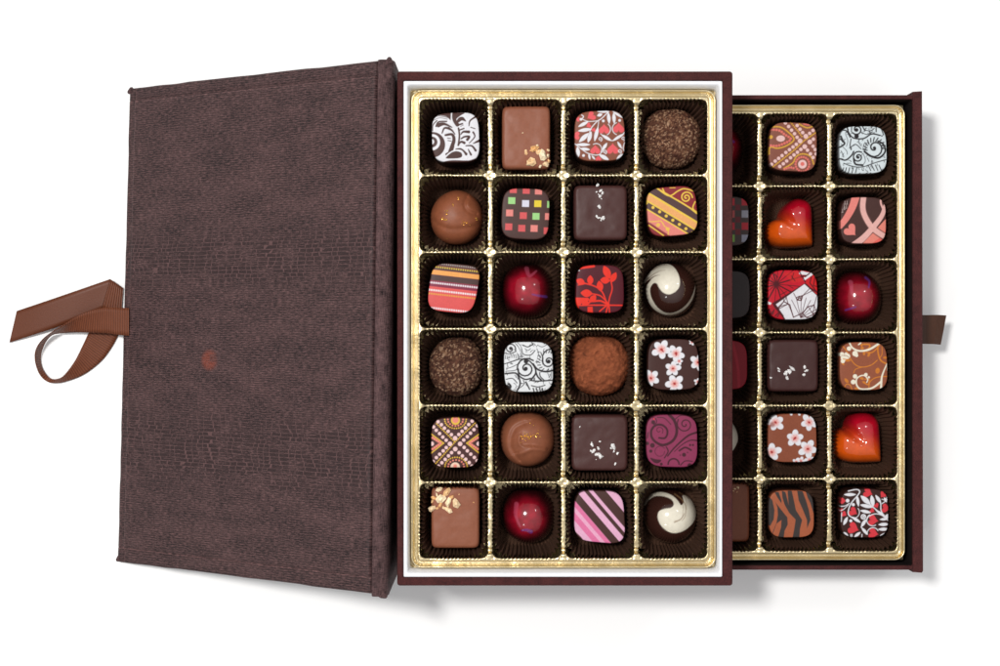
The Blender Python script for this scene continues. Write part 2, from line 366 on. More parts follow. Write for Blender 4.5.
# ------------------------------------------------------------------ ribbon on the cover's fore edge
def strip(A, B, mat, name, parent, off, n=10, th=.5):
    A = catmull([PX(*a) for a in A], n); B = catmull([PX(*b_) for b_ in B], n)
    m = len(A); Ls = np.concatenate([[0], np.cumsum(np.linalg.norm(np.diff((A+B)/2, axis=0), axis=1))])
    w_ = 7; V = []; UVs = []
    tang = np.gradient((A+B)/2, axis=0); nn = np.cross(tang, B-A); nn /= np.linalg.norm(nn, axis=1)[:, None]+1e-9
    for s in (1, -1):
        for i in range(m):
            for j in range(w_):
                f = j/(w_-1); V.append(lerp(A[i], B[i], f)+nn[i]*th*s*.5); UVs.append((Ls[i], f*27))
    V = np.array(V); V[:, 0] -= off[0]; V[:, 1] -= off[1]
    F1 = gridfaces(m, w_); F2 = F1[:, ::-1]+m*w_
    E = [(i*w_, (i+1)*w_, (i+1)*w_+m*w_, i*w_+m*w_) for i in range(m-1)] + [((i+1)*w_-1+m*w_, (i+2)*w_-1+m*w_, (i+2)*w_-1, (i+1)*w_-1) for i in range(m-1)]
    return obj(name, mesh_of(name, V, [tuple(f) for f in F1]+[tuple(f) for f in F2]+E, mat, True, uv=UVs), parent)
ribbon = obj('ribbon', bpy.data.meshes.new('ribbon_anchor'), gift) if False else None
A = [(129, 308.0, 19), (118, 307.8, 19), (105, 307.6, 19), (92, 310.5, 20), (78, 316, 20), (64, 324.5, 20), (52, 332, 20), (42, 340, 18), (35.8, 350, 16), (35.2, 361, 13), (39, 373, 9), (46, 381, 5), (55, 383, 3), (66, 381.5, 2), (84, 374.5, 1.5), (101, 361.5, 1.5), (112, 347, 1.5), (121, 330, 1.5)]
B = [(129, 335.8, 18), (118, 334.8, 17), (105, 333, 15), (90, 332.6, 13), (76, 332.4, 10), (63, 333.2, 7), (53, 334.8, 4), (46.5, 341, 2), (42, 351, 1.5), (41, 361, 1.5), (43.5, 370, 2), (49, 377.5, 4), (56, 379.3, 8), (64, 375.5, 9), (74.5, 361.5, 8), (82, 347, 6), (88.5, 333, 4), (96, 316, 3)]
rib = strip(A, B, M_rib, 'ribbon_loop', gift, (BX, BY))
TA = [(16.8, 311, 4), (45, 301.5, 9), (80, 289.5, 11), (110.3, 279, 9)]
TB = [(9.5, 342.6, 2), (36, 334, 6), (66, 324, 8), (101, 310, 7)]
tail = strip(TA, TB, M_tail, 'ribbon_tail', gift, (BX, BY))
FA = [(110.3, 279.2, 8.2), (116, 283, 6), (123, 288, 3)]
FB = [(101.5, 309, 6.2), (111, 313, 5), (121, 316, 3)]
fold = strip(FA, FB, M_rib, 'ribbon_fold', gift, (BX, BY))

# ------------------------------------------------------------------ drawer
DX, DY = 250, 0
drawer = tag(empty('drawer', (DX, DY, 3)), 'shallow brown drawer pulled out to the right from under the box', 'drawer')
def dpart(name, V, F, mat, smooth=False):
    V = np.asarray(V, float).copy(); V -= np.array((DX, DY, 3)); return obj(name, mesh_of(name, V, F, mat, smooth), drawer)
ds = [(104, -222.6, 387.5, 223.6, 1, 3.4), (104, -222.6, 387.5, 223.6, 1, 87), (104.7, -222, 387.5, 223, 1, 88), (107, -219.2, 387.4, 220.3, 1, 88), (107.6, -218.4, 387.3, 219.6, 1, 87.2)]
V, F = loft_rects(ds, 2); dpart('wall', V, F, M_brown)
V, F = loft_rects([(107.7, -218.3, 387.2, 219.5, 1, 86.9), (107.9, -218.1, 387.0, 219.3, 1, 6), (250, -1, 251, 1, .1, 5.9)], 2); dpart('lining', V, F, M_black)
obj('floor', box_mesh('floor', 104.2-DX, -222.4, .5, 387.3-DX, 223.4, 2.6, M_brown), drawer)
# front panel with a slanted inner lip
def panel():
    V = []; ys = [(-224.8, 1), (-223, 1), (225, 1), (226.8, 1)]
    prof = [(397, 3.3), (397, 89.4), (396.2, 90.2), (394.8, 90), (387.9, 86.5), (387.6, 3.3)]
    for y, s in ys:
        for x, z in prof: V.append((x - (1.0 if abs(y) > 224 and x > 396 else 0), y, z))
    F = [tuple(f) for f in gridfaces(4, 6)] + [tuple(range(6))[::-1], tuple(range(18, 24))]
    return V, F
V, F = panel(); dpart('front_panel', V, F, M_brown)
tp = [(398.0, 17.5, 47), (412, 17.4, 46), (424, 17.6, 43), (434.5, 17.2, 38)]; tq = [(398.0, -10.4, 47), (412, -10.6, 46), (421, -10.8, 43), (429, -11.4, 38)]
V = []
for s in (.6, -.6):
    for a, b_ in zip(tp, tq):
        for f in (0, .33, .66, 1): p = lerp(np.array(a), np.array(b_), f); V.append(p+np.array((0, 0, s+.4*math.sin(f*3))))
F1 = gridfaces(4, 4); F = [tuple(f) for f in F1]+[tuple(f) for f in F1[:, ::-1]+16]
F += [(i, i+4, i+20, i+16) for i in (0, 4, 8)] + [(i+3, i+7, i+23, i+19) for i in (0, 4, 8)] + [(12+i, 13+i, 29+i, 28+i) for i in range(3)]
dpart('pull_tab', V, F, M_tab)

# ------------------------------------------------------------------ gold trays (height field on a non-uniform grid)
CW, CH, PW, PH = 60.2, 66.4, 65.8, 69.0
TW, TH = 3*PW+CW, 5*PH+CH
MX, MY = 9.2, 10.3
def axis(n, p, c, mrg, tot):
    s = set()
    for e in (0, tot):
        for q in (0, .35, .8, 1.2, 1.7, 2.3, 3.0, 3.6, 4.1, 4.6, 5.2, 5.8, 6.4, 7.0, 7.7, 8.4):
            s.add(-mrg+q if e == 0 else tot+mrg-q)
    for i in range(n):
        a = i*p
        for q in (-2.8, -1.9, -1.2, -.5, 0, .5, 1.1, 2, 3.2, 4.6, 6.3, 8.3, 11): s.add(a+q); s.add(a+c-q)
        for q in np.arange(4, c-4, .8): s.add(a+q)
    s = sorted(x for x in s if -mrg <= x <= tot+mrg)
    out = [s[0]]
    for x in s[1:]:
        if x-out[-1] > .3: out.append(x)
    out[-1] = tot+mrg
    return np.array(out)
def rrect_sdf(x, y, cx, cy, hx, hy, r):
    qx = np.abs(x-cx)-hx+r; qy = np.abs(y-cy)-hy+r
    return np.hypot(np.maximum(qx, 0), np.maximum(qy, 0))+np.minimum(np.maximum(qx, qy), 0)-r
def tray_mesh(cols=(0, 1, 2, 3), seed=0):
    xs = axis(4, PW, CW, MX, TW); ys = axis(6, PH, CH, MY, TH)
    X, Y = np.meshgrid(xs, ys)
    d = -rrect_sdf(X, Y, TW/2, TH/2, TW/2+MX, TH/2+MY, 11)      # distance inward from outer edge
    z = np.interp(d, [-9, 0, .4, 1.2, 2.0, 3.0, 3.6, 4.2, 4.8, 5.4, 6.2, 6.8, 7.4, 8.2, 9.2], [-13, -12, -4, -1.3, -.4, -1.6, -4.4, -4.4, -2.2, -1.6, -3.0, -2.0, -.5, 0, 0])
    inner = (X > -1.2) & (X < TW+1.2) & (Y > -1.2) & (Y < TH+1.2)
    ixn = np.round((X+ (PW-CW)/2)/PW); iyn = np.round((Y+(PH-CH)/2)/PH)
    dxw = X+(PW-CW)/2-ixn*PW; dyw = Y+(PH-CH)/2-iyn*PH           # offset from nearest wall centre lines
    gx = (ixn > 0) & (ixn < 4) & (np.abs(dxw) < 3.4) & inner
    gy = (iyn > 0) & (iyn < 6) & (np.abs(dyw) < 2.2) & inner
    ady = np.abs(dyw)
    barz = np.interp(ady, [0, 4.5, 6.0, 8.5, 10.0, 40], [0, 0, -5.5, -6.0, -2.2, -1.6]) - .07*dxw**2 + (vn(X*.2, Y*.2, 4+seed)-.5)*1.2
    z = np.where(gx, np.minimum(z, barz), z)
    bary = np.interp(np.abs(dxw), [0, 5, 8, 40], [0, 0, -1.4, -1.4]) + (vn(X*.2, Y*.2, 9+seed)-.5)*.6
    z = np.where(gy & ~gx, np.minimum(z, bary), z)
    node = (np.abs(dxw) < 3.4) & gx & gy
    z = np.where(node, -.2-.7*np.exp(-(dxw**2+dyw**2)/2.2), z)
    z = z + (vn(X*.1, Y*.1, 21+seed)-.5)*.5*(d > 1)
    for i in range(4):
        for j in range(6):
            ax_ = np.abs(X-(i*PW+CW/2))-CW/2; ay_ = np.abs(Y-(j*PH+CH/2))-CH/2
            al = np.where(ax_ > ay_, Y, X); cn = np.clip((-np.minimum(ax_, ay_)-5)/3, 0, 1)
            s = rrect_sdf(X, Y, i*PW+CW/2, j*PH+CH/2, CW/2, CH/2, 5.5) + (.2+.55*vn(X*.09, Y*.09, 77+i*6+j))*cn*np.sin(al*2*PI/3.4+1.5*vn(X*.05, Y*.05, 5))
            f = sstep(.3, -.9, s)
            z = z*(1-f)+np.where(f > 0, -46.0, z)*f
    V = np.stack([X.ravel(), Y.ravel(), z.ravel()], 1)
    return mesh_of('chocolate_tray', V, gridfaces(len(ys), len(xs)), M_gold, True)
tray_me = tray_mesh()
T1 = (-71.8, -202.0, 148.0); T2 = (116.3, -205.2, 84.0)
tag(obj('chocolate_tray', tray_me, None, T1), 'gold foil tray of twenty-four square cells inside the white-lined box', 'tray')
tag(obj('chocolate_tray', tray_me, None, T2), 'gold foil tray in the brown drawer, partly hidden under the box', 'tray')

# ------------------------------------------------------------------ paper cups
def cup_mesh(seed):
    nf = 52; per = 6; nt_ = nf*per; lev = [(0, -43.2, .02, 0), (0, -43.2, .3, .1), (0, -43.2, .93, .5), (0, -42.4, 1.0, .7), (.42, -36, 1, 1.1), (.64, -25, 1, 1.3), (.8, -14, 1, 1.6), (.91, -8, 1, 1.9), (.97, -4.5, 1, 2.0), (1.0, -2.2, 1, 2.1)]
    r_ = random.Random(seed); V = []
    jit = [r_.uniform(.75, 1.2) for _ in range(nf)]; jz = [r_.uniform(-1, 1) for _ in range(nf)]; ph = r_.random()*6
    for (e, z, s, fl) in lev:
        hx = lerp(21.0, 28.8, e); hy = lerp(23.0, 31.8, e); p = lerp(3.0, 5.4, e)
        for j in range(nt_):
            a = 2*PI*j/nt_; c_, s_ = math.cos(a), math.sin(a)
            q = (abs(c_)**p+abs(s_)**p)**(-1/p); x, y = hx*q*c_*s, hy*q*s_*s
            k = j//per; tt = (j % per)/per; tri = 1-abs(2*tt-1)*2
            amp = fl*jit[k]*tri; L = math.hypot(x, y)+1e-6
            lean = 1.2*math.sin(3*a+ph)*e
            x += x/L*amp+lean*.25; y += y/L*amp
            V.append((x, y, z + (jz[k]*.5+.6*math.sin(2*a+ph))*(1 if e > .9 else 0) + (tri*1.3*s if e == 0 else 0)))
    n = len(lev); F = [tuple(f) for f in gridfaces(n, nt_, True)]; F.append(tuple(range(nt_))[::-1])
    return mesh_of('paper_cup', V, F, M_cup, False)
CUPS = [cup_mesh(s) for s in (1, 2, 3, 4)]
def put_cup(tray, col, row, label):
    T = T1 if tray == 1 else T2
    x = T[0]+col*PW+CW/2; y = T[1]+TH-(row*PH+CH/2); i = (row*5+col*3+tray)
    o = obj('paper_cup', CUPS[i % 4], None, (x, y, T[2])); o.rotation_euler.z = PI*((i//2) % 2)
    tag(o, label, 'paper cup', 'dark fluted paper cups in the tray cells')

# ------------------------------------------------------------------ painting of chocolate tops (colour attribute)
WIN = 60/666.0
WH = (240, 239, 244); DK = (78, 50, 46); BK = (40, 36, 38)
def seg_d(x, y, ax, ay, bx, by):
    vx, vy = bx-ax, by-ay; l = vx*vx+vy*vy+1e-9; t_ = np.clip(((x-ax)*vx+(y-ay)*vy)/l, 0, 1)
    return np.hypot(x-ax-t_*vx, y-ay-t_*vy), t_
class Cv:
    wk = 1.0
    def __init__(s, x, y, base): s.x, s.y = x, y; s.c = np.tile(lin(base), (len(x), 1))
    def mix(s, m, col, op=1):
        m = (m*op)[:, None]; s.c = s.c*(1-m)+lin(col)*m
    def aa(s, d, w=3.5): return np.clip(.5-d/(2*w), 0, 1)
    def disk(s, x, y, r, col, w=3.5, op=1): s.mix(s.aa(np.hypot(s.x-x, s.y-y)-r, w), col, op)
    def ell(s, x, y, a, b, ang, col, w=3.5, op=1):
        c, n = math.cos(math.radians(ang)), math.sin(math.radians(ang)); X = (s.x-x)*c+(s.y-y)*n; Y = -(s.x-x)*n+(s.y-y)*c
        s.mix(s.aa((np.hypot(X/a, Y/b)-1)*min(a, b), w), col, op)
    def line(s, P, wd, col, op=1):
        P = np.asarray(P, float); n = len(P)-1; best = np.full(len(s.x), 1e9)
        w0, w1 = wd if isinstance(wd, tuple) else (wd, wd)
        w0 *= s.wk; w1 *= s.wk
        for i in range(n):
            dd, t_ = seg_d(s.x, s.y, *P[i], *P[i+1]); best = np.minimum(best, dd-(w0+(w1-w0)*(i+t_)/n)/2)
        s.mix(s.aa(best), col, op)
    def curve(s, P, wd, col, op=1): s.line(catmull(P, 5), wd, col, op)
    def poly(s, P, col, smooth=True, w=3.5, op=1):
        P = catmull(P, 5, True) if smooth else np.asarray(P, float)
        d_ = np.full(len(s.x), 1e9); ins_ = np.zeros(len(s.x), bool)
        for i in range(len(P)):
            (ax, ay), (bx, by) = P[i], P[(i+1) % len(P)]
            d_ = np.minimum(d_, seg_d(s.x, s.y, ax, ay, bx, by)[0])
            if ay != by: ins_ ^= ((ay > s.y) != (by > s.y)) & (s.x < (bx-ax)*(s.y-ay)/(by-ay)+ax)
        s.mix(s.aa(np.where(ins_, -d_, d_), w), col, op)
    def leaf(s, x0, y0, x1, y1, wd, col):
        vx, vy = x1-x0, y1-y0; l = math.hypot(vx, vy); ux_, uy_ = vx/l, vy/l
        t_ = ((s.x-x0)*ux_+(s.y-y0)*uy_)/l; p = np.abs(-(s.x-x0)*uy_+(s.y-y0)*ux_)
        h = wd*np.sin(np.clip(t_, 0, 1)*PI)**.8; s.mix(s.aa(np.where((t_ > 0) & (t_ < 1), p-h, 99)), col)
    def spiral(s, cx, cy, r0, r1, a0, turns, wd, col):
        n = max(8, int(abs(turns)*14)); P = [(cx+(r0+(r1-r0)*i/n)*math.cos(math.radians(a0)+turns*2*PI*i/n), cy+(r0+(r1-r0)*i/n)*math.sin(math.radians(a0)+turns*2*PI*i/n)) for i in range(n+1)]
        s.line(P, wd, col)
    def heart(s, cx, cy, r, ang, col, op=1):
        P = []; a = math.radians(ang)
        for i in range(26):
            q = 2*PI*i/26; X = math.sin(q)**3*r; Y = -(13*math.cos(q)-5*math.cos(2*q)-2*math.cos(3*q)-math.cos(4*q))/16*r
            P.append((cx+X*math.cos(a)-Y*math.sin(a), cy+X*math.sin(a)+Y*math.cos(a)))
        s.poly(P, col, False, op=op)
    def dots(s, P, step, r, col, smooth=True, off=0):
        P = catmull(P, 8) if smooth else np.asarray(P, float)
        sg = np.linalg.norm(np.diff(P, axis=0), axis=1); L = np.concatenate([[0], np.cumsum(sg)]); q = off
        while q < L[-1]:
            s.disk(np.interp(q, L, P[:, 0]), np.interp(q, L, P[:, 1]), r, col, 2.6); q += step
    def arc(s, cx, cy, r, a0, a1, wd, col):
        n = 14; s.line([(cx+r*math.cos(math.radians(a0+(a1-a0)*i/n)), cy+r*math.sin(math.radians(a0+(a1-a0)*i/n))) for i in range(n+1)], wd, col)
    def blossom(s, cx, cy, r, rot=0, squash=1.0):
        for i in range(5):
            a = math.radians(rot+72*i); rr_ = r*(.62+.08*math.sin(i*2.3+rot))
            s.ell(cx+rr_*math.cos(a), cy+rr_*math.sin(a)*squash, r*.46, r*.36, math.degrees(a), WH)
            s.line([(cx+r*.35*math.cos(a+.5), cy+r*.35*math.sin(a+.5)), (cx+r*.62*math.cos(a+.45), cy+r*.62*math.sin(a+.45))], 4, (232, 214, 218), .6)
        s.disk(cx, cy, r*.42, (244, 168, 158), r*.22, .9)
        for i in range(6):
            a = math.radians(rot+60*i+20); s.line([(cx, cy), (cx+r*.42*math.cos(a), cy+r*.42*math.sin(a))], 4, (226, 110, 104), .6)
        s.ell(cx, cy, r*.16, r*.12, rot, (176, 48, 52))

def p_acanthus(c):
    c.wk = 1.3
    for P in ([(120, 92), (200, 66), (288, 60), (292, 150), (240, 108), (170, 92)], [(304, 66), (372, 60), (442, 64), (395, 95), (348, 140), (385, 195), (355, 218), (322, 180), (302, 130)],
              [(348, 160), (378, 116), (425, 112), (456, 160), (410, 150), (372, 172)], [(228, 565), (280, 515), (340, 490), (400, 505), (412, 545), (380, 566), (300, 572)], [(190, 612), (300, 590), (480, 592), (575, 570), (570, 640), (200, 640)]): c.poly(P, DK)
    c.disk(82, 418, 142, DK); c.disk(78, 390, 90, WH); c.disk(78, 388, 60, DK); c.disk(70, 385, 32, WH)
    for P, w_ in (([(84, 262), (88, 200), (132, 150)], 10), ([(122, 215), (150, 165), (240, 160)], 13), ([(150, 200), (215, 188), (300, 226)], (40, 8)), ([(190, 290), (215, 235), (262, 236)], (10, 22)), ([(262, 236), (300, 260), (332, 302)], (24, 8)),
                  ([(228, 312), (300, 305), (322, 360), (300, 440), (285, 490)], (18, 40)), ([(240, 525), (290, 490), (312, 440)], 22), ([(372, 235), (382, 320), (370, 425)], 15), ([(378, 258), (432, 238)], 12), ([(398, 305), (425, 275), (485, 276)], (8, 26)),
                  ([(402, 352), (440, 330), (490, 330), (470, 362)], (12, 24)), ([(368, 425), (400, 386), (436, 398)], (10, 24)), ([(345, 470), (400, 470), (455, 522)], (12, 26)), ([(455, 430), (520, 432), (562, 482)], (10, 20)), ([(480, 470), (510, 528)], (8, 18)),
                  ([(488, 208), (502, 150), (575, 100)], (8, 18)), ([(535, 280), (552, 330), (490, 402)], (16, 6)), ([(508, 225), (555, 240)], 8), ([(535, 405), (605, 372)], (6, 26)), ([(95, 120), (150, 98), (260, 118)], 6), ([(90, 150), (160, 120), (250, 135)], 5),
                  ([(250, 345), (285, 350)], 7), ([(255, 372), (290, 378)], 7), ([(368, 200), (415, 185)], 14), ([(395, 215), (425, 200)], 5)): c.curve(P, w_, DK)
    c.line([(294, 64), (292, 150)], 10, WH); c.curve([(190, 610), (245, 535), (320, 486), (400, 486), (445, 545)], 11, WH)
def p_hearts_vine(c):
    R = (240, 98, 104)
    for h in ((238, 122, 52, 60), (378, 272, 60, 180), (540, 258, 64, 180), (280, 500, 56, 180), (474, 492, 66, 180), (72, 340, 46, 90), (208, 226, 30, 60), (264, 276, 27, 200), (88, 158, 26, 90), (315, 594, 32, 180)): c.heart(*h, R)
    for P, w_ in (([(430, 72), (350, 150), (300, 182), (232, 262), (215, 330)], 10), ([(125, 150), (200, 182), (300, 176)], 8), ([(318, 180), (312, 230), (300, 300)], 8), ([(55, 430), (130, 490), (210, 540), (320, 552), (380, 480)], 9), ([(130, 110), (150, 130), (120, 165)], 10), ([(605, 300), (560, 350), (470, 396), (380, 350), (340, 320)], 8), ([(606, 415), (590, 480), (610, 520)], 9), ([(530, 410), (575, 480)], 8)): c.curve(P, w_, WH)
    for l in ((440, 72, 300, 70, 15), (425, 80, 436, 208, 19), (486, 80, 492, 208, 19), (470, 65, 592, 145, 14), (205, 182, 90, 242, 18), (242, 266, 88, 288, 20), (210, 310, 100, 412, 24), (236, 292, 200, 418, 21), (312, 240, 272, 404, 20), (350, 330, 462, 398, 17), (470, 398, 604, 316, 15), (60, 440, 226, 440, 17), (82, 462, 96, 576, 21), (110, 482, 222, 496, 17), (322, 550, 432, 608, 21), (208, 540, 222, 606, 11), (240, 560, 280, 606, 10), (358, 502, 412, 420, 17), (528, 408, 574, 482, 14), (516, 604, 604, 540, 21), (300, 120, 360, 100, 18)): c.leaf(*l, WH)
    c.arc(378, 268, 72, -50, 60, 8, WH); c.arc(540, 262, 70, 110, 250, 8, WH); c.arc(290, 490, 62, -120, 30, 8, WH)
    for x, y in ((335, 378), (590, 372), (386, 520), (552, 514)): c.spiral(x, y, 6, 25, 0, 1.2, 8, WH)
    for x, y in ((370, 176), (551, 170), (150, 560), (122, 158)): c.disk(x, y, 15, WH)
def p_confetti(c):
    R = (222, 92, 94); P_ = (238, 140, 132); G = (164, 218, 138); sq = [(203, 74, R), (347, 82, R), (483, 90, P_), (186, 196, G), (340, 228, (226, 224, 240)), (475, 230, (240, 212, 60)), (618, 238, G), (162, 332, P_), (314, 362, R), (455, 370, G), (594, 372, P_), (152, 486, R), (297, 502, R), (434, 504, P_), (580, 530, R)]
    for x, y, k in sq: c.poly([(x-38, y-38), (x+40, y-36), (x+38, y+38), (x-40, y+36)], k, False)
def p_orient(c):
    Y_ = (246, 206, 82); O = (246, 178, 112); PK = (238, 140, 128); BU = (146, 50, 56); B2 = (92, 66, 66)
    q = (s_x := (c.x*0.515 + 0) ) - 0; v_ = c.y - c.x*.60      # stripes descend to the right
    for a, b_, k in ((-400, 25, BU), (-30, 600, Y_), (-12, 80, B2), (80, 104, Y_), (104, 178, O), (178, 196, Y_), (196, 274, B2), (274, 600, PK), (420, 700, BU)):
        m = c.aa(a-v_)*c.aa(v_-b_); c.mix(m, k)
    for P, w_ in (([(180, 90), (300, 165), (400, 110), (470, 85), (570, 110)], 14), ([(300, 165), (460, 250), (600, 355)], 12), ([(590, 230), (565, 300), (610, 360)], 14), ([(310, 75), (370, 75)], 8), ([(230, 85), (250, 130)], 14)): c.curve(P, w_, Y_)
    c.spiral(492, 182, 8, 68, 90, 1.75, 15, Y_)
    for i in range(8): c.disk(50+73*i, 243+47*i+ (4 if i else 0), 17, Y_)
    c.line([(50, 310), (510, 585)], 14, Y_); c.curve([(80, 450), (150, 450), (210, 445), (250, 500), (290, 540), (290, 600)], 10, Y_)
    c.disk(178, 488, 22, Y_, op=.8); c.disk(285, 535, 22, Y_, op=.8); c.line([(75, 460), (290, 605)], 12, (140, 60, 66)); c.line([(75, 490), (240, 605)], 14, Y_)
def p_textile(c):
    v_ = c.y - c.x*.112; h = c.x
    for a, b_, k in ((-99, 70, (100, 72, 68)), (70, 118, (92, 62, 56)), (118, 170, (248, 172, 92)), (170, 238, (84, 60, 58)), (238, 305, (140, 48, 74)), (305, 700, (230, 92, 90))):
        c.mix(c.aa(a-v_)*c.aa(v_-b_), k)
    for base, k, r, st in ((45, (238, 230, 226), 5, 24), (84, (240, 206, 70), 9, 25), (262, (246, 232, 238), 12, 25), (345, (250, 238, 240), 12, 25), (386, (240, 176, 64), 10, 25), (543, (250, 236, 240), 12, 25)):
        for i in range(28):
            x = 10+i*st; c.ell(x, base+x*.112, r*.8, r, 0, k, 3)
def p_redleaf(c):
    R = (240, 52, 36)
    c.line([(90, 105), (265, 80)], (22, 26), R)
    for l in ((445, 220, 375, 75, 40), (445, 240, 335, 232, 38), (455, 260, 512, 148, 32), (70, 230, 165, 275, 36), (225, 290, 225, 180, 34), (345, 360, 320, 242, 36), (250, 385, 118, 375, 42), (225, 480, 285, 400, 34)): c.leaf(*l, R)
    for P, w_ in (([(450, 230), (468, 330), (440, 430), (425, 510)], 14), ([(165, 270), (280, 305), (360, 370), (410, 500)], 15), ([(240, 385), (340, 410), (420, 490)], 14), ([(60, 515), (250, 512), (580, 514)], 15), ([(260, 470), (340, 465), (410, 500)], 20), ([(425, 500), (330, 580)], 14), ([(425, 500), (400, 600)], 16), ([(432, 500), (440, 600)], 14), ([(90, 290), (165, 275)], 10)): c.curve(P, w_, R)
    c.poly([(50, 428), (200, 430), (240, 470), (190, 520), (55, 520)], R, False); c.poly([(195, 530), (250, 530), (256, 600), (195, 600)], R, False); c.poly([(60, 515), (100, 530), (95, 570), (60, 560)], R, False)
    c.disk(128, 503, 8, (110, 30, 36)); c.disk(205, 470, 6, (110, 30, 36)); c.disk(100, 126, 9, WH)
def p_paisley(c):
    K = BK; c.wk = 1.3
    c.spiral(300, 350, 12, 120, 60, 1.7, 13, K); c.disk(298, 352, 22, K); c.disk(300, 270, 26, K)
    c.spiral(550, 270, 8, 72, 30, 1.5, 12, K); c.disk(552, 272, 22, K); c.spiral(125, 130, 8, 62, 200, 1.5, 11, K); c.disk(130, 130, 16, K)
    for P, w_ in (([(60, 300), (150, 270), (240, 245), (330, 262), (392, 330), (408, 400), (360, 470)], (8, 16)), ([(380, 300), (430, 360), (520, 385), (600, 370)], 16), ([(70, 408), (180, 400), (215, 440), (235, 520), (200, 600)], 14), ([(80, 470), (150, 460), (200, 510)], 8), ([(60, 180), (120, 185), (190, 160)], 8),
                  ([(580, 130), (520, 155), (485, 210), (490, 300)], 11), ([(345, 480), (430, 490), (590, 480)], 12), ([(360, 540), (440, 555), (510, 535)], 9), ([(410, 390), (430, 440), (470, 480)], 15), ([(450, 400), (460, 440), (500, 480)], 10), ([(270, 90), (320, 110), (380, 80)], 9), ([(250, 130), (270, 190), (350, 200), (400, 150)], 8),
                  ([(215, 360), (225, 430), (290, 470), (350, 460)], 13), ([(110, 520), (130, 550), (110, 580)], 18), ([(90, 545), (120, 560)], 22), ([(240, 560), (280, 520), (270, 480)], 7), ([(90, 350), (150, 330), (230, 290)], 6), ([(80, 380), (170, 372), (215, 350)], 6), ([(300, 500), (340, 580)], 12)): c.curve(P, w_, K)
    for i in range(11):
        a = math.radians(120+i*17); c.line([(545+92*math.cos(a), 270+95*math.sin(a)), (545+122*math.cos(a+.12), 270+130*math.sin(a+.12))], 8, K)
    for i in range(7): c.line([(75+i*22, 200+6*math.sin(i)), (70+i*24, 235+8*math.cos(i))], 6, K)
    for x in (380, 415, 450, 480): c.line([(x, 570), (x+10, 605)], 11, K)
    for P in ([(180, 70), (215, 110), (240, 160)], [(205, 62), (240, 100), (255, 150)], [(360, 60), (385, 100)], [(430, 90), (480, 110), (540, 80)], [(420, 130), (440, 180), (430, 220)], [(290, 130), (320, 150), (350, 130)], [(200, 180), (225, 215), (215, 250)], [(240, 170), (262, 215)], [(540, 400), (560, 450)], [(580, 390), (580, 440)]): c.curve(P, 6, (90, 92, 96))
def p_paisley2(c):
    K = BK; c.wk = 1.3
    c.spiral(462, 310, 8, 110, 20, 1.35, 13, K); c.disk(460, 310, 18, K); c.spiral(280, 412, 8, 66, 90, 1.6, 12, K); c.disk(280, 415, 16, K); c.spiral(265, 105, 8, 60, 0, 1.4, 12, K); c.disk(262, 108, 20, K); c.disk(262, 178, 26, K)
    for P, w_ in (([(155, 60), (175, 140), (230, 200), (340, 205), (430, 155), (520, 170)], 12), ([(350, 350), (420, 400), (510, 420), (580, 350), (560, 270), (500, 235)], (18, 14)), ([(80, 430), (140, 445), (200, 400), (230, 350)], 13), ([(120, 480), (220, 515), (330, 520), (480, 470), (590, 440)], 8), ([(200, 210), (190, 280), (200, 330)], 9), ([(190, 310), (250, 270), (310, 320)], 8),
                  ([(85, 210), (130, 260), (80, 300)], 15), ([(90, 180), (110, 240)], 16), ([(80, 110), (150, 120), (190, 190)], 12), ([(230, 430), (250, 490), (330, 500)], 16), ([(480, 60), (480, 130)], 10), ([(540, 100), (560, 160)], 9), ([(345, 110), (420, 120), (460, 90)], 7), ([(320, 140), (380, 160), (440, 130)], 7), ([(210, 60), (205, 130)], 9), ([(330, 70), (350, 110)], 10)): c.curve(P, w_, K)
    for i in range(11):
        a = math.radians(165+i*19); c.line([(462+85*math.cos(a), 315+80*math.sin(a)), (462+125*math.cos(a+.15), 315+120*math.sin(a+.15))], 10, K)
    for x in (120, 150, 185, 225, 265): c.line([(x, 530), (x-14, 585)], 8, K)
    for x in (390, 430, 470, 510): c.line([(x, 500), (x+30, 560)], 8, K)
    for P in ([(110, 300), (150, 340), (160, 380)], [(90, 340), (120, 400)], [(340, 380), (360, 450), (340, 490)], [(380, 420), (400, 460)], [(140, 160), (165, 230), (150, 290)], [(380, 250), (360, 290), (365, 330)], [(430, 450), (420, 520)]): c.curve(P, 6, (96, 98, 104))
def hatch(c, seed, n, avoid, colr=(58, 56, 60)):
    r_ = random.Random(seed)
    for i in range(n):
        x, y = r_.uniform(80, 590), r_.uniform(70, 600)
        if any(math.hypot(x-a, y-b_) < q for a, b_, q in avoid): continue
        g = fbm(np.array(x*.006), np.array(y*.006), seed, 2)*9; L_ = r_.uniform(18, 42); k_ = r_.choice((-1, 1))*r_.uniform(.5, 1.1)
        P = [(x+L_*math.cos(g+k_*q)*q, y+L_*math.sin(g+k_*q)*q) for q in (0, .5, 1.0)]; c.curve(P, (r_.uniform(5, 9), 3), colr)
def p_blossom_dark(c):
    for b_ in ((205, 160, 100, 10), (365, 205, 88, 20), (333, 372, 82, -10), (350, 540, 98, 30), (612, 305, 88, 0), (88, 480, 90, 25), (545, 78, 34, 0), (610, 520, 40, 60), (400, 290, 40, 70)): c.blossom(*b_)
    c.line([(205, 160), (225, 185)], 14, (176, 48, 52)); c.line([(372, 195), (368, 225)], 14, (176, 48, 52)); c.line([(115, 160), (150, 158)], 5, (226, 120, 112)); c.line([(92, 400), (94, 440)], 5, (226, 120, 112))
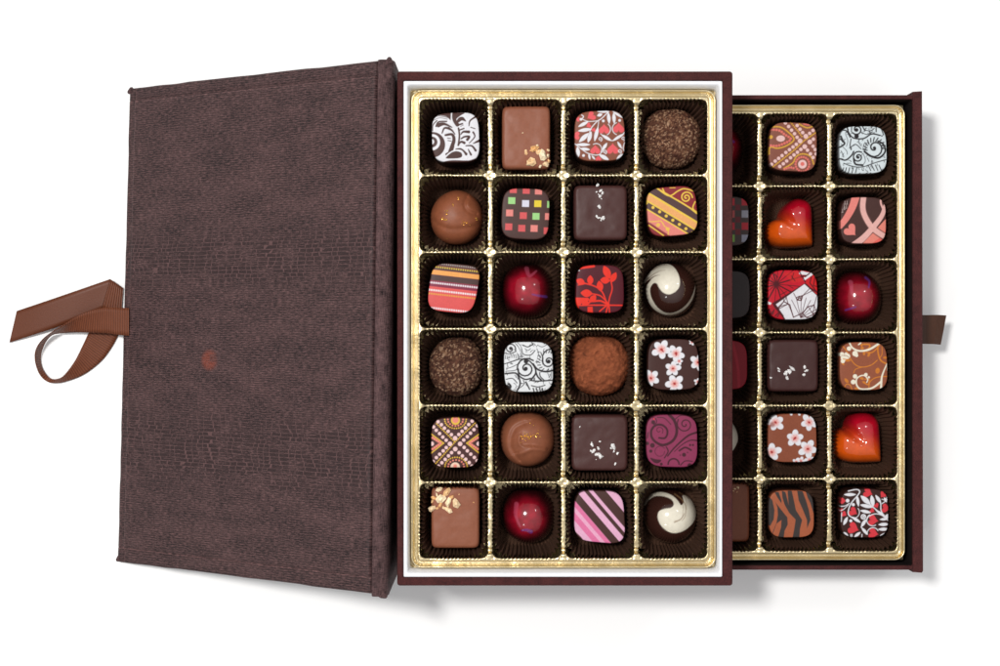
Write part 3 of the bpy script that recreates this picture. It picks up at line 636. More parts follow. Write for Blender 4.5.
def p_blossom_milk(c):
    for b_ in ((140, 160, 92, 40), (512, 160, 88, 20), (355, 335, 92, -15, .9), (498, 455, 98, 10), (98, 490, 98, 55), (420, 590, 48, 0), (520, 580, 55, 40), (370, 600, 40, 0)): c.blossom(*b_)
    c.disk(100, 185, 30, (160, 84, 70), 14, .8); c.line([(340, 350), (362, 326)], 13, (176, 48, 52)); c.disk(315, 70, 14, WH); c.disk(405, 70, 14, WH)
def p_batik(c):
    Y_ = (236, 190, 66); PK = (248, 208, 206); SA = (242, 142, 124)
    c.disk(338, 82, 50, Y_); c.disk(338, 76, 34, SA); c.disk(335, 600, 52, (250, 214, 190)); c.disk(335, 590, 20, SA)
    for r, k, rr_, n in ((68, SA, 10, 9), (95, Y_, 8, 16)):
        for i in range(n): a = PI*i/(n-1); c.disk(338+r*1.25*math.cos(a), 72+r*math.sin(a)*1.05, rr_, k); c.disk(345+r*1.3*math.cos(a), 596-r*1.1*math.sin(a), rr_, k)
    for s_, cx in ((1, 70), (-1, 600)):
        for i in range(12):
            f = i/11; x = cx+s_*135*f; c.disk(x, 235+ (335-235)*f, 8, Y_); c.disk(x, 445-(445-335)*f, 8, Y_)
        for i in range(5):
            f = i/4; x = cx+s_*(15+85*f); c.disk(x, 275+55*f, 14, SA); c.disk(x, 400-60*f, 14, SA)
        c.disk(cx+s_*5, 342, 24, PK)
    c.dots([(130, 120), (335, 325), (560, 560)][:2], 23, 8, Y_, False); c.dots([(570, 100), (335, 320), (115, 565)], 23, 8, Y_, False)
    for x, y in ((182, 130), (216, 168), (257, 203), (293, 240), (125, 192), (162, 228), (198, 267), (235, 302), (485, 128), (450, 167), (412, 203), (375, 238), (543, 185), (505, 224), (470, 262), (430, 300), (236, 384), (202, 420), (163, 458), (126, 495), (295, 440), (261, 476), (224, 515), (187, 552), (435, 382), (470, 420), (508, 457), (548, 493), (378, 440), (415, 477), (452, 514), (490, 550), (145, 98), (523, 90), (580, 140), (90, 540), (150, 590), (578, 530), (520, 590), (95, 155)): c.disk(x, y, 19, PK)
    for x, y in ((334, 280), (277, 343), (390, 343), (336, 400)): c.disk(x, y, 25, PK)
def p_batik2(c):
    Y_ = (232, 176, 62); PK = (246, 204, 200); SA = (236, 122, 112)
    c.ell(196, 250, 48, 34, 0, PK); c.dots([(100, 120), (190, 122), (270, 170), (345, 258), (260, 330), (160, 358), (80, 345), (70, 430)], 17, 9, Y_); c.dots([(90, 150), (180, 160), (240, 205), (310, 258), (230, 305), (150, 332), (70, 325)], 31, 14, SA); c.disk(90, 232, 20, Y_)
    c.disk(438, 535, 48, PK); c.disk(438, 532, 22, SA)
    for i in range(18): a = 2*PI*i/18; c.disk(438+76*math.cos(a), 535+80*math.sin(a), 12, SA)
    c.dots([(235, 580), (330, 520), (370, 450), (440, 420), (530, 450), (565, 540)], 19, 9, Y_); c.dots([(240, 590), (300, 570), (360, 585)], 26, 12, SA)
    c.dots([(115, 560), (350, 375), (460, 270), (600, 175)], 22, 9, Y_, False); c.dots([(310, 70), (390, 170), (440, 240)], 22, 8, Y_, False); c.dots([(405, 90), (490, 130), (570, 105)], 19, 9, Y_); c.ell(490, 92, 45, 12, 5, SA)
    for x, y in ((250, 76), (285, 116), (317, 157), (350, 196), (378, 236), (380, 105), (411, 147), (440, 184), (370, 314), (333, 344), (294, 374), (254, 405), (212, 440), (174, 470), (136, 500), (96, 536), (420, 371), (382, 402), (344, 432), (306, 463), (263, 499), (226, 530), (187, 560), (494, 380), (527, 420), (557, 460), (518, 192), (556, 160), (560, 256), (556, 335), (580, 372), (590, 420)): c.disk(x, y, 19, PK)
    for x, y in ((411, 276), (475, 225), (520, 288), (463, 340)): c.disk(x, y, 26, PK)
def p_scroll(c):
    K = (74, 32, 44)
    c.curve([(300, 40), (355, 100), (385, 190), (378, 270), (330, 340), (240, 378), (160, 350), (108, 290), (105, 215), (150, 160), (220, 155), (275, 200), (280, 260), (250, 302), (190, 298)], (34, 20), K)
    c.spiral(190, 215, 12, 48, 40, 1.0, 8, K); c.curve([(170, 70), (250, 80), (320, 150)], 9, K); c.curve([(120, 75), (155, 90), (160, 130), (130, 150)], 10, K); c.disk(125, 125, 22, K); c.disk(133, 88, 9, (236, 60, 80))
    c.spiral(478, 148, 10, 92, 0, 1.6, 13, K); c.curve([(370, 90), (430, 50), (520, 60), (590, 110)], 10, K)
    c.curve([(620, 235), (520, 270), (420, 350), (340, 430), (285, 500)], (24, 14), K); c.curve([(615, 330), (540, 325), (450, 370), (360, 450)], (16, 8), K)
    for x, y, r in ((116, 382, 26), (98, 446, 18), (466, 486, 22), (535, 378, 12), (566, 378, 12), (425, 490, 7), (505, 460, 7), (215, 590, 16), (60, 360, 20)): c.disk(x, y, r, K)
    c.curve([(415, 440), (480, 405), (545, 435)], 20, K); c.spiral(350, 590, 60, 62, 180, .5, 18, K); c.spiral(200, 450, 50, 62, 0, .9, 6, K); c.curve([(270, 400), (290, 450), (250, 520)], 14, K)
    c.curve([(430, 600), (480, 555), (560, 560)], 12, K); c.poly([(90, 520), (150, 535), (215, 545), (180, 580), (130, 570)], K); c.disk(530, 605, 26, K); c.curve([(70, 240), (60, 300)], 12, K)
def p_pink(c):
    LP = (240, 182, 212); HP = (234, 122, 168); v_ = (c.y-c.x*1.17)
    n_ = 1.54
    for (a, b_, k) in (((585, 900), 0, LP),): pass
    def at(x, y): return y-x*1.17
    e = [at(60, 480), at(60, 385), at(60, 290), at(60, 232), at(60, 160), at(105, 85), at(160, 50), at(215, 48), at(260, 45), at(415, 62)]
    for a, b_, k in ((420, 900, LP), (at(58, 380), 420, HP)): pass
    bands = [(e[1], 999, LP), (e[2], e[1], HP), (e[3], e[2], (244, 176, 206)), (e[4], e[3], HP), (e[5], e[4], DK), (e[6], e[5], LP), (e[7], e[6], DK), (e[8], e[7], LP), (e[9], e[8], DK), (-999, e[9], LP)]
    for a, b_, k in bands: c.mix(c.aa((a-v_)/n_)*c.aa((v_-b_)/n_), k)
    c.poly([(30, 480), (75, 510), (140, 580), (120, 620), (20, 600)], DK)
def p_ribbons(c):
    S = (240, 138, 128); LP = (240, 184, 176)
    c.poly([(590, 320), (600, 600), (330, 595), (430, 490), (560, 350)], (240, 140, 124), False); c.poly([(590, 440), (600, 620), (440, 600), (560, 500)], (236, 78, 74), True, op=.6)
    c.curve([(255, 70), (215, 190), (150, 310), (80, 400)], (88, 62), S)
    c.curve([(555, 60), (530, 130), (560, 210), (595, 190)], 20, LP); c.curve([(600, 190), (540, 290), (440, 420), (330, 530), (230, 620)], (60, 88), DK); c.curve([(345, 70), (325, 170), (345, 270), (420, 400), (500, 470), (610, 540)], (80, 84), (110, 74, 70), .8)
    c.curve([(342, 70), (330, 180), (350, 280), (420, 400), (500, 470), (600, 530)], (60, 58), LP); c.curve([(578, 180), (540, 290), (440, 420), (340, 530), (240, 610)], (42, 76), LP)
    c.heart(195, 448, 74, 135 + 180, S)
    for i, (x, y) in enumerate(((158, 140), (134, 140), (150, 185), (126, 185), (108, 230), (130, 200))): c.line([(x, y-18), (x, y+18)], 4, (200, 180, 176)); c.line([(x-10, y+16), (x+4, y+16)], 4, (200, 180, 176))
def p_crackle(c):
    c.wk = 1.35
    R = (206, 22, 44); K = (84, 18, 26); r_ = random.Random(4)
    for i in range(16):
        a = 2*PI*i/16+.1; c.line([(150, 212), (150+420*math.cos(a), 212+420*math.sin(a))], (12, 10) if i % 2 else 6, K)
    c.poly([(230, 90), (380, 70), (445, 180), (330, 200)], (222, 48, 36), False, op=.45)
    for i in range(10):
        x, y = r_.uniform(60, 380), r_.uniform(60, 380); a = r_.uniform(0, 3.1); c.line([(x, y), (x+70*math.cos(a), y+70*math.sin(a))], 6, K)
    c.poly([(100, 425), (470, 200), (640, 330), (640, 660), (230, 660)], K, False); c.poly([(50, 450), (100, 440), (235, 600), (60, 640)], (190, 20, 40), False)
    c.poly([(470, 190), (560, 110), (640, 180), (620, 330), (590, 320)], (214, 32, 36), False); c.line([(540, 120), (520, 200), (600, 300)], 9, K); c.line([(580, 130), (560, 230), (610, 240)], 8, K)
    c.poly([(140, 440), (460, 212), (610, 350), (620, 640), (240, 640), (230, 560)], (240, 238, 242), False)
    pts = [(r_.uniform(150, 610), r_.uniform(240, 600)) for _ in range(30)]
    for i, p in enumerate(pts):
        q = sorted(pts, key=lambda z_: (z_[0]-p[0])**2+(z_[1]-p[1])**2)
        for m_ in (1, 2, 3):
            if p[1] > 500-p[0]*.68+60: c.line([p, q[m_]], 6, K)
    for i in range(8): a = -.15-i*.28; c.line([(420, 585), (420+200*math.cos(a), 585+230*math.sin(a))], 5, K)
    c.line([(140, 445), (240, 600)], 12, K); c.line([(415, 90), (540, 100), (460, 155)], (22, 22), (240, 236, 240)); c.line([(430, 70), (520, 96)], 8, WH); c.line([(470, 130), (520, 90)], 10, K); c.line([(400, 65), (470, 190)], 10, K)
    c.poly([(58, 405), (95, 420), (85, 442), (60, 436)], (240, 236, 240), False)
    for i in range(6): x, y = r_.uniform(70, 190), r_.uniform(480, 590); c.line([(x, y), (x+r_.uniform(-50, 50), y+50)], 8, K)
def p_flourish(c):
    O = (222, 134, 46); Wc = (248, 240, 218)
    for P, w_ in (([(110, 110), (160, 180), (200, 260), (250, 320), (320, 345), (420, 325), (490, 270)], 10), ([(230, 410), (250, 370), (320, 345)], 8), ([(370, 180), (440, 180), (520, 100)], 12), ([(500, 90), (500, 180), (530, 270), (600, 310)], 16), ([(545, 120), (545, 200), (520, 240)], 8), ([(400, 580), (410, 510), (480, 460), (610, 448)], 10), ([(130, 570), (150, 535), (190, 545), (215, 600)], 9), ([(355, 480), (400, 480), (390, 540), (350, 520)], 12), ([(320, 110), (320, 95), (400, 95), (405, 125), (380, 150)], 16), ([(500, 540), (560, 590)], 6)): c.curve(P, w_, O)
    for x, y, a, b_, g in ((345, 190, 14, 24, 0), (398, 205, 14, 26, 20), (325, 135, 18, 16, 0), (110, 305, 22, 12, 50), (150, 495, 30, 16, 50), (495, 385, 24, 32, 10), (580, 240, 22, 14, 0), (320, 470, 24, 14, 20), (270, 582, 30, 14, 0), (345, 515, 22, 12, 30), (150, 265, 45, 18, 10)): c.ell(x, y, a, b_, g, O, op=.85)
    for P, w_ in (([(185, 75), (215, 130), (290, 165), (400, 150), (520, 78)], (16, 24)), ([(600, 310), (560, 400), (540, 470), (535, 580)], (12, 24)), ([(530, 510), (450, 570), (380, 590), (300, 585), (262, 540), (262, 480), (300, 445), (350, 440), (385, 480), (375, 515)], (22, 10)), ([(285, 95), (310, 78)], 14), ([(605, 340), (606, 380)], 9)): c.curve(P, w_, Wc)
    for x, y, r in ((178, 140, 24), (245, 195, 30), (262, 215, 18), (100, 205, 26), (160, 225, 30), (120, 245, 32), (110, 280, 22), (145, 200, 18), (245, 448, 24), (225, 510, 26), (365, 430, 20), (398, 458, 12)): c.disk(x, y, r, Wc)
    c.curve([(95, 215), (150, 220), (180, 240)], 6, (150, 90, 60)); c.curve([(115, 255), (150, 262)], 10, O)
def p_zebra(c):
    K = (66, 58, 56)
    for P in ([(130, 90), (175, 90), (205, 180), (205, 215), (160, 150)], [(60, 130), (105, 180), (128, 290), (120, 390), (80, 470), (50, 440), (50, 250)], [(140, 205), (205, 290), (270, 370), (275, 450), (240, 520), (230, 620), (160, 620), (200, 480), (205, 400), (150, 440), (105, 570), (110, 530), (150, 430), (165, 340), (160, 260)],
              [(210, 75), (250, 90), (285, 230), (275, 110), (275, 75), (320, 75), (345, 190), (365, 290), (435, 400), (410, 500), (405, 620), (325, 620), (350, 480), (362, 395), (290, 320), (240, 230), (215, 150)], [(380, 75), (440, 80), (480, 190), (510, 290), (528, 400), (490, 492), (488, 400), (440, 280), (395, 180)], [(475, 80), (530, 90), (600, 170), (600, 330), (560, 320), (525, 210), (495, 150)]): c.poly(P, K, False)
def p_hearts_vine2(c):
    R = (224, 62, 72)
    for h in ((362, 108, 56, -70), (535, 130, 38, 40), (88, 198, 34, -90), (198, 318, 52, -60), (100, 345, 32, -60), (200, 502, 66, -70), (412, 305, 30, -60), (458, 250, 30, -30), (560, 280, 50, -80), (418, 412, 62, -80), (422, 560, 60, -80), (66, 300, 24, 0)): c.heart(*h, R)
    for P, w_ in (([(150, 90), (240, 72), (275, 95), (250, 140), (190, 210), (155, 280), (150, 350), (200, 390), (270, 430)], 12), ([(60, 260), (110, 255), (160, 225)], 9), ([(60, 310), (100, 290), (150, 240)], 8), ([(385, 235), (460, 300), (530, 360), (590, 415)], 12), ([(360, 380), (430, 345), (500, 350), (570, 390)], 10), ([(455, 140), (505, 220), (510, 300), (540, 360)], 11), ([(520, 230), (560, 200), (580, 150)], 9), ([(290, 490), (340, 430), (365, 380)], 9), ([(290, 490), (350, 570)], 8), ([(520, 180), (560, 190), (590, 180)], 8)): c.curve(P, w_, WH)
    for l in ((100, 130, 235, 128, 17), (245, 140, 262, 262, 17), (285, 140, 395, 240, 27), (405, 135, 425, 262, 24), (278, 242, 420, 270, 20), (280, 305, 400, 330, 18), (450, 135, 510, 222, 18), (140, 375, 95, 468, 18), (185, 375, 285, 440, 16), (480, 462, 600, 458, 18), (478, 515, 600, 512, 18), (495, 405, 590, 400, 14), (345, 400, 290, 490, 18), (295, 495, 365, 575, 16), (95, 545, 150, 590, 12), (285, 545, 215, 600, 16), (500, 585, 600, 560, 16), (450, 300, 560, 370, 14), (560, 400, 598, 345, 22), (545, 160, 575, 215, 14)): c.leaf(*l, WH)
    c.arc(418, 410, 66, 60, 240, 9, WH); c.arc(422, 560, 64, 180, 330, 9, WH); c.arc(205, 325, 66, -40, 80, 8, WH); c.disk(140, 196, 20, WH); c.disk(203, 240, 17, WH); c.disk(315, 375, 30, WH); c.arc(315, 375, 14, 0, 280, 6, DK); c.disk(175, 420, 16, WH)
    for x in (175, 190, 300): c.line([(x, 570), (x, 600)], 9, WH)
    c.line([(75, 330), (72, 430)], 8, WH)
def p_squares_partial(c):
    R = (196, 54, 66); G = (130, 170, 84)
    for i in range(4):
        for j in range(4):
            k = [R, R, (170, 168, 180), G, R, R, G, R, (160, 160, 176), R, R, G, R, (190, 90, 90), R, R][(i*5+j*3) % 16]; x = 110+150*i; y = 120+135*j; c.poly([(x-36, y-40), (x+36, y-40), (x+36, y+40), (x-36, y+40)], k, False)
            if j < 3: c.poly([(x+44, y+30), (x+100, y+30), (x+100, y+95), (x+44, y+95)], (130, 44, 54), False, op=.7)

# ------------------------------------------------------------------ chocolate bodies
def outline_quad(q, p=4.0, n=240):
    TLq, TRq, BRq, BLq = [np.array(a, float) for a in q]; out = []
    for i in range(n):
        a = 2*PI*i/n; cx, sy = math.cos(a), math.sin(a); f = (abs(cx)**p+abs(sy)**p)**(-1/p); u_, v_ = (cx*f+1)/2, (sy*f+1)/2
        out.append(lerp(lerp(TLq, TRq, u_), lerp(BLq, BRq, u_), v_))
    return np.array(out)
def body(name, win, out, mat, base, paint=None, prof='slab', ztop=140, H=36, Ng=140, side=None, rnd_r=1.0, disp=None, parent=None, rim=.93):
    """win: plan window (60 wide) the outline is traced in; out: closed outline in 0..666"""
    k = k_at(ztop); s = WIN*k
    cx, cy = (out.max(0)+out.min(0))/2
    th = np.arctan2(out[:, 1]-cy, out[:, 0]-cx); R = np.hypot(out[:, 0]-cx, out[:, 1]-cy); o_ = np.argsort(th); th = th[o_]; R = R[o_]
    th = np.concatenate([th-2*PI, th, th+2*PI]); R = np.concatenate([R, R, R])
    g = np.linspace(-1, 1, Ng); Ug, Vg = np.meshgrid(g, g); Ug = Ug.ravel(); Vg = Vg.ravel()
    r = np.maximum(np.abs(Ug), np.abs(Vg)); ang = np.arctan2(Vg, Ug); rad = np.interp(ang, th, R)
    if prof == 'slab':
        rt = .9; q = np.clip((r-rt)/(1-rt), 0, 1)
        e = rnd_r/(rad.mean()*s)                      # relative rounding radius
        a_ = np.clip(q/.45, 0, 1)*PI/2
        rho = np.where(r <= rt, r/rt*(1-e), (1-e)+e*np.sin(a_)) + np.where(q > .45, (q-.45)*.03, 0)
        z = np.where(r <= rt, H-.5*(r/rt)**6, H-.5-rnd_r*(1-np.cos(a_))); z = np.where(q > .45, (H-.5-rnd_r)*(1-(q-.45)/.55), z)
    elif prof == 'dome':
        ph = r*PI/2; rho = np.sin(ph)**.92; z = H*np.cos(ph)**.9
    elif prof == 'ball':
        ph = r*2.35; rho = np.where(ph < PI/2, np.sin(ph)**.85, np.sin(ph)); z = (H*.52)*(1+np.cos(ph)); z = z-z.min(); z = z*H/z.max()
    elif prof == 'heart':
        rho = np.sin(r*PI/2)**.75; z = H*(np.cos(r*PI/2))**.55
    if prof in ('ball', 'dome'): rho = rho*1.045
    px = cx+rho*rad*np.cos(ang); py = cy+rho*rad*np.sin(ang)
    c = Cv(px, py, base)
    if paint: paint(c)
    if mat is M_print: c.c = c.c*(.9+.16*fbm(px*.07, py*.07, 31, 2)+.06*(fbm(px*.01, py*.01, 5, 2)-.4))[:, None]
    if side is not None and prof == 'slab': c.mix(sstep(.93, .965, r)*1.0, side)
    X = (px-cx)*s; Y = -(py-cy)*s
    if disp is not None:
        dn = disp(px, py, r, c); z = z+dn*np.where(r < .85, 1, np.clip((1-r)/.15, 0, 1))
    F = gridfaces(Ng, Ng)[:, ::-1]
    me = mesh_of(name, np.stack([X, Y, z], 1), F, mat, True, col=c.c)
    bx = (win[0]+cx*WIN-500)*k; by = (333-win[1]-cy*WIN)*k
    return me, (bx, by, ztop-H), (cx, cy, s)

ZT = {1: 140.0, 2: 76.0}
def choc(tray, col, row, name, label, cupname, win, out, mat, base, loc_parts=None, **kw):
    H = kw.get('H', 36); me, loc, fr = body(name, win, out, mat, base, ztop=ZT[tray], **kw)
    if loc_parts:
        root = empty(name, loc); obj('body', me, root); loc_parts(root, fr, win, H, ZT[tray], loc)
    else: root = obj(name, me, None, loc)
    tag(root, label, 'chocolate')
    put_cup(tray, col, row, 'dark fluted paper cup holding the '+cupname)
    return root
def sq(name, tray, col, row, label, cupname, win, q, base, paint, p=4.0, side=DK, H=36, kind='printed_chocolate'):
    choc(tray, col, row, kind, label, cupname, win, outline_quad(q, p), M_print, base, paint=paint, side=side, H=H)

SIDE = (60, 36, 30)
sq('', 1, 0, 0, 'square chocolate printed with bold white acanthus leaves and a curl', 'white acanthus-leaf chocolate', (425, 107), ((70, 72), (592, 52), (612, 608), (85, 614)), WH, p_acanthus, side=SIDE)
sq('', 1, 2, 0, 'milk-brown square chocolate printed with pink upturned hearts and white leafy vines', 'milk chocolate with pink hearts and vines', (570, 105), ((50, 75), (600, 52), (618, 614), (55, 624)), (142, 84, 64), p_hearts_vine, side=SIDE)
sq('', 1, 1, 1, 'dark square chocolate printed with spaced red, green, white and yellow squares', 'chocolate with spaced coloured squares', (495, 183), ((88, 52), (614, 70), (590, 634), (62, 610)), (84, 58, 54), p_confetti, side=SIDE)
sq('', 1, 3, 1, 'square chocolate with slanting orange, yellow and dark bands and a curl', 'chocolate with slanting orange bands', (642, 181), ((40, 85), (590, 40), (632, 580), (80, 628)), (146, 50, 56), p_orient, side=SIDE)
sq('', 1, 0, 2, 'slanted square chocolate with red, orange and dark stitched textile stripes', 'chocolate with stitched textile stripes', (424, 258), ((95, 45), (645, 90), (540, 625), (22, 575)), (230, 92, 90), p_textile, side=SIDE)
sq('', 1, 2, 2, 'burgundy square chocolate printed with a bright red leafy sprig', 'burgundy chocolate with red sprig', (570, 259), ((75, 62), (592, 68), (606, 602), (55, 592)), (86, 24, 36), p_redleaf, side=SIDE)
sq('', 1, 1, 3, 'white square chocolate with black paisley swirls in the second column of the box', 'black-and-white swirl chocolate beside the cocoa truffle', (499, 337), ((50, 55), (592, 55), (606, 606), (65, 614)), (238, 240, 242), lambda c: (p_paisley(c), hatch(c, 5, 85, ((300, 350, 100), (550, 270, 70), (125, 130, 55)))), side=SIDE)
sq('', 1, 3, 3, 'dark square chocolate printed with a cluster of white cherry blossoms', 'dark cherry-blossom chocolate', (643, 335), ((60, 45), (606, 45), (636, 606), (50, 612)), (72, 44, 40), p_blossom_dark, side=SIDE)
sq('', 1, 0, 4, 'dark square chocolate printed with crossing rows of pink and yellow dots', 'dark chocolate with crossing dot rows', (425, 413), ((72, 52), (598, 50), (602, 606), (65, 606)), (78, 46, 44), p_batik, side=SIDE)
sq('', 1, 3, 4, 'magenta square chocolate printed with dark curling scrolls', 'magenta scroll chocolate', (642, 411), ((45, 42), (612, 40), (620, 630), (50, 616)), (146, 56, 90), p_scroll, side=SIDE)
sq('', 1, 2, 5, 'square chocolate with slanting pink and dark brown stripes', 'pink-striped chocolate', (570, 487), ((55, 35), (590, 50), (622, 642), (45, 592)), (240, 182, 212), p_pink, side=SIDE)
sq('', 2, 2, 0, 'milk-brown square chocolate printed with dotted oval and flower shapes in the drawer', 'milk-brown dotted chocolate', (763, 116), ((85, 62), (606, 80), (592, 624), (55, 596)), (146, 88, 72), p_batik2, side=SIDE)
sq('', 2, 3, 0, 'white square chocolate with black paisley swirls in the corner of the drawer', 'black-and-white swirl chocolate in the drawer', (833, 120), ((72, 68), (590, 68), (606, 586), (75, 600)), (226, 236, 240), lambda c: (p_paisley2(c), hatch(c, 9, 90, ((462, 310, 90), (280, 412, 66), (265, 105, 60)))), side=SIDE)
sq('', 2, 3, 1, 'dark square chocolate printed with crossing pink ribbons and a small heart', 'pink-ribbon chocolate', (833, 190), ((90, 80), (590, 78), (593, 592), (85, 592)), (78, 50, 46), p_ribbons, side=SIDE)
sq('', 2, 2, 2, 'square chocolate with crackled red and white shards printed on top', 'red and white crackle chocolate', (763, 265), ((60, 52), (602, 62), (613, 602), (58, 607)), (206, 22, 44), p_crackle, side=SIDE)
sq('', 2, 3, 3, 'milk-brown square chocolate printed with cream and orange flourishes', 'cream and orange flourish chocolate', (833, 336), ((75, 68), (598, 70), (613, 600), (78, 602)), (156, 88, 62), p_flourish, side=SIDE)
sq('', 2, 2, 4, 'milk-brown square chocolate printed with scattered white blossoms in the drawer', 'milk-brown blossom chocolate', (763, 408), ((58, 68), (590, 62), (603, 600), (55, 603)), (146, 80, 56), p_blossom_milk, side=SIDE)
sq('', 2, 2, 5, 'square chocolate with wavy dark and milk-brown zebra stripes', 'zebra-striped chocolate', (763, 484), ((62, 72), (560, 72), (573, 592), (68, 596)), (178, 98, 66), p_zebra, side=SIDE)
sq('', 2, 3, 5, 'dark square chocolate printed with red hearts and dense white leaves', 'red-heart and white-leaf chocolate', (835, 483), ((68, 62), (596, 70), (593, 606), (60, 607)), (62, 34, 30), p_hearts_vine2, side=SIDE)
Q0 = ((60, 60), (606, 60), (606, 606), (60, 606))
sq('', 2, 1, 1, 'dark chocolate with crowded red squares, half hidden under the box edge', 'half-hidden red-squares chocolate', (694.5, 191), Q0, (82, 68, 66), p_squares_partial, side=SIDE)
sq('', 2, 1, 2, 'plain blackish rounded chocolate half hidden under the box edge', 'half-hidden plain blackish chocolate', (695, 264.5), ((55, 70), (610, 70), (612, 596), (55, 596)), (62, 54, 54), lambda c: None, side=SIDE, kind='plain_chocolate')
sq('', 2, 1, 3, 'plain dark red rounded chocolate half hidden under the box edge', 'half-hidden dark red chocolate', (692.5, 335), ((50, 60), (606, 60), (612, 606), (50, 606)), (140, 28, 42), lambda c: c.curve([(440, 60), (500, 330), (520, 600)], 30, (176, 44, 60), .6), side=SIDE, kind='plain_chocolate')

# ---- enrobed rectangles
def rect(cx, cy, w_, h_):      # window-local quad for a rect given in plan pixels
    x0 = 333-w_/2/WIN; x1 = 333+w_/2/WIN; y0 = 333-h_/2/WIN; y1 = 333+h_/2/WIN
    return (cx-30, cy-30), outline_quad(((x0, y0), (x1, y0), (x1, y1), (x0, y1)), 11)
def shard(sz, seed, flat=.5):
    r_ = random.Random(seed); V = []
    n = 6
    for lv, (rr_, zz) in enumerate(((.8, 0), (1.0, .4), (.38, 1.15))):
        for j in range(n):
            a = 2*PI*j/n+r_.uniform(-.25, .25); q = sz*.92*rr_*r_.uniform(.55, 1.3); V.append((q*math.cos(a)*1.25, q*math.sin(a)*.8, zz*sz*flat*r_.uniform(.7, 1.2)))
    return V, [tuple(f) for f in gridfaces(3, n, True)] + [tuple(range(n))[::-1], tuple(range(2*n, 3*n))]
def sprinkle(root, pts, mat, name, ztop, loc, H):
    for i, (px, py, sz) in enumerate(pts):
        k = k_at(ztop); V, F = shard(sz, i*7+int(px), .8)
        o = obj(name, mesh_of(name, V, F, mat, False), root, ((px-500)*k-loc[0], (333-py)*k-loc[1], H-.4)); o.rotation_euler.z = (i*2.4+px) % 6.28
        if sz > 2: o.rotation_euler.x = .25*math.sin(i*3.1)
def z5(ox, oy, L): return [(ox+a/5.55, oy+b_/5.55, s_) for a, b_, s_ in L]
nuts1 = z5(400, 60, [(745, 492, 4.2), (792, 532, 5.4), (732, 566, 4.6), (806, 576, 3.4), (700, 515, 2.2), (762, 474, 1.8), (770, 510, 3.2), (822, 500, 1.4), (820, 530, 2), (712, 580, 2.2), (680, 405, .8), (700, 500, 1.2), (780, 590, 1.6), (826, 560, 1.8)])
nuts2 = z5(400, 475, [(260, 92, 3.8), (228, 132, 5.0), (268, 152, 4.4), (312, 156, 4.6), (268, 194, 3.2), (175, 186, 4.0), (190, 128, 2.4), (216, 80, 2.6), (225, 165, 2.6), (205, 185, 1.6), (240, 182, 1.8), (285, 122, 2.6), (328, 108, .9), (408, 152, .9), (180, 145, 1.6), (205, 110, 1.8)])
MILK = (150, 90, 66); MILK2 = (156, 94, 70); DARKC = (78, 46, 43)
wav = lambda amp, sd: (lambda px, py, r, c: amp*(fbm(px*.008, py*.008, sd, 2)-.4))
def enrobed(tray, col, row, label, cn, cx, cy, w_, h_, base, pts=None, mat2=None, pname=None):
    win, out = rect(cx, cy, w_, h_)
    f = (lambda root, fr, win_, H, zt, loc: sprinkle(root, pts, mat2, pname, zt, loc, H)) if pts else None
    choc(tray, col, row, 'enrobed_chocolate', label, cn, win, out, M_plain, base, loc_parts=f, Ng=90, rnd_r=3.2, H=36, disp=wav(1.3, int(cx)))
enrobed(1, 1, 0, 'upright milk chocolate rectangle with nut pieces on its lower right corner', 'milk rectangle with nuts at lower right', 526.2, 137.3, 48.3, 63.5, MILK, nuts1, M_nut, 'nut_piece')
enrobed(1, 0, 5, 'upright milk chocolate rectangle with nut pieces on its upper left corner', 'milk rectangle with nuts at upper left', 455.3, 517.6, 48.3, 62, MILK, nuts2, M_nut, 'nut_piece')
salt1 = z5(560, 170, [(208, 84, 1.6), (226, 114, 1.7), (234, 130, 1.5), (222, 146, 1.9), (204, 122, .9), (219, 202, 2.0), (204, 258, 1.5), (216, 266, 1.3), (236, 268, 2.2), (240, 258, 1.0), (228, 280, 1.0), (230, 160, 1.1), (214, 135, .9)])
salt2 = z5(560, 400, [(180, 250, 2.0), (222, 230, 1.2), (170, 282, 1.4), (186, 284, 2.4), (214, 270, 1.8), (206, 300, 3.0), (224, 312, 2.8), (296, 258, 2.6), (284, 268, 1.2), (300, 285, 1.3), (318, 297, 1.7), (308, 355, 1.4), (200, 330, .9), (175, 235, .8), (110, 148, .9)])
salt3 = [(720+a/4.1625, 320+b_/4.1625, s_) for a, b_, s_ in [(243, 203, 1.8), (246, 212, 1.2), (300, 201, 2.8), (290, 214, 2.6), (276, 222, 2.4), (280, 240, 1.8), (268, 224, 1.2), (352, 196, 1.6), (362, 210, 1.6), (350, 228, 1.8), (354, 213, 1.2), (212, 240, 1.2)]]
enrobed(1, 2, 1, 'dark chocolate square with a vertical line of salt flakes near its top', 'dark square with salt line near the top', 600.7, 212.4, 53.6, 55, DARKC, salt1, M_salt, 'salt_flake')
enrobed(1, 2, 4, 'dark chocolate square with two patches of salt below its middle, in the box', 'dark square with two salt patches', 599.8, 443, 56.8, 56, DARKC, salt2, M_salt, 'salt_flake')
enrobed(2, 2, 3, 'dark chocolate square with scattered salt flakes in the drawer', 'salted dark square in the drawer', 793.5, 365.6, 50.8, 52, (70, 40, 38), salt3, M_salt, 'salt_flake')
enrobed(2, 1, 5, 'milk chocolate rectangle half hidden under the box edge in the drawer', 'half-hidden milk rectangle', 726, 512, 48, 60.5, (128, 72, 50), [(735, 489, 1.2), (738, 487.5, 1.4), (733.5, 491, 1.0), (737, 492, .8)], M_nut, 'nut_piece')

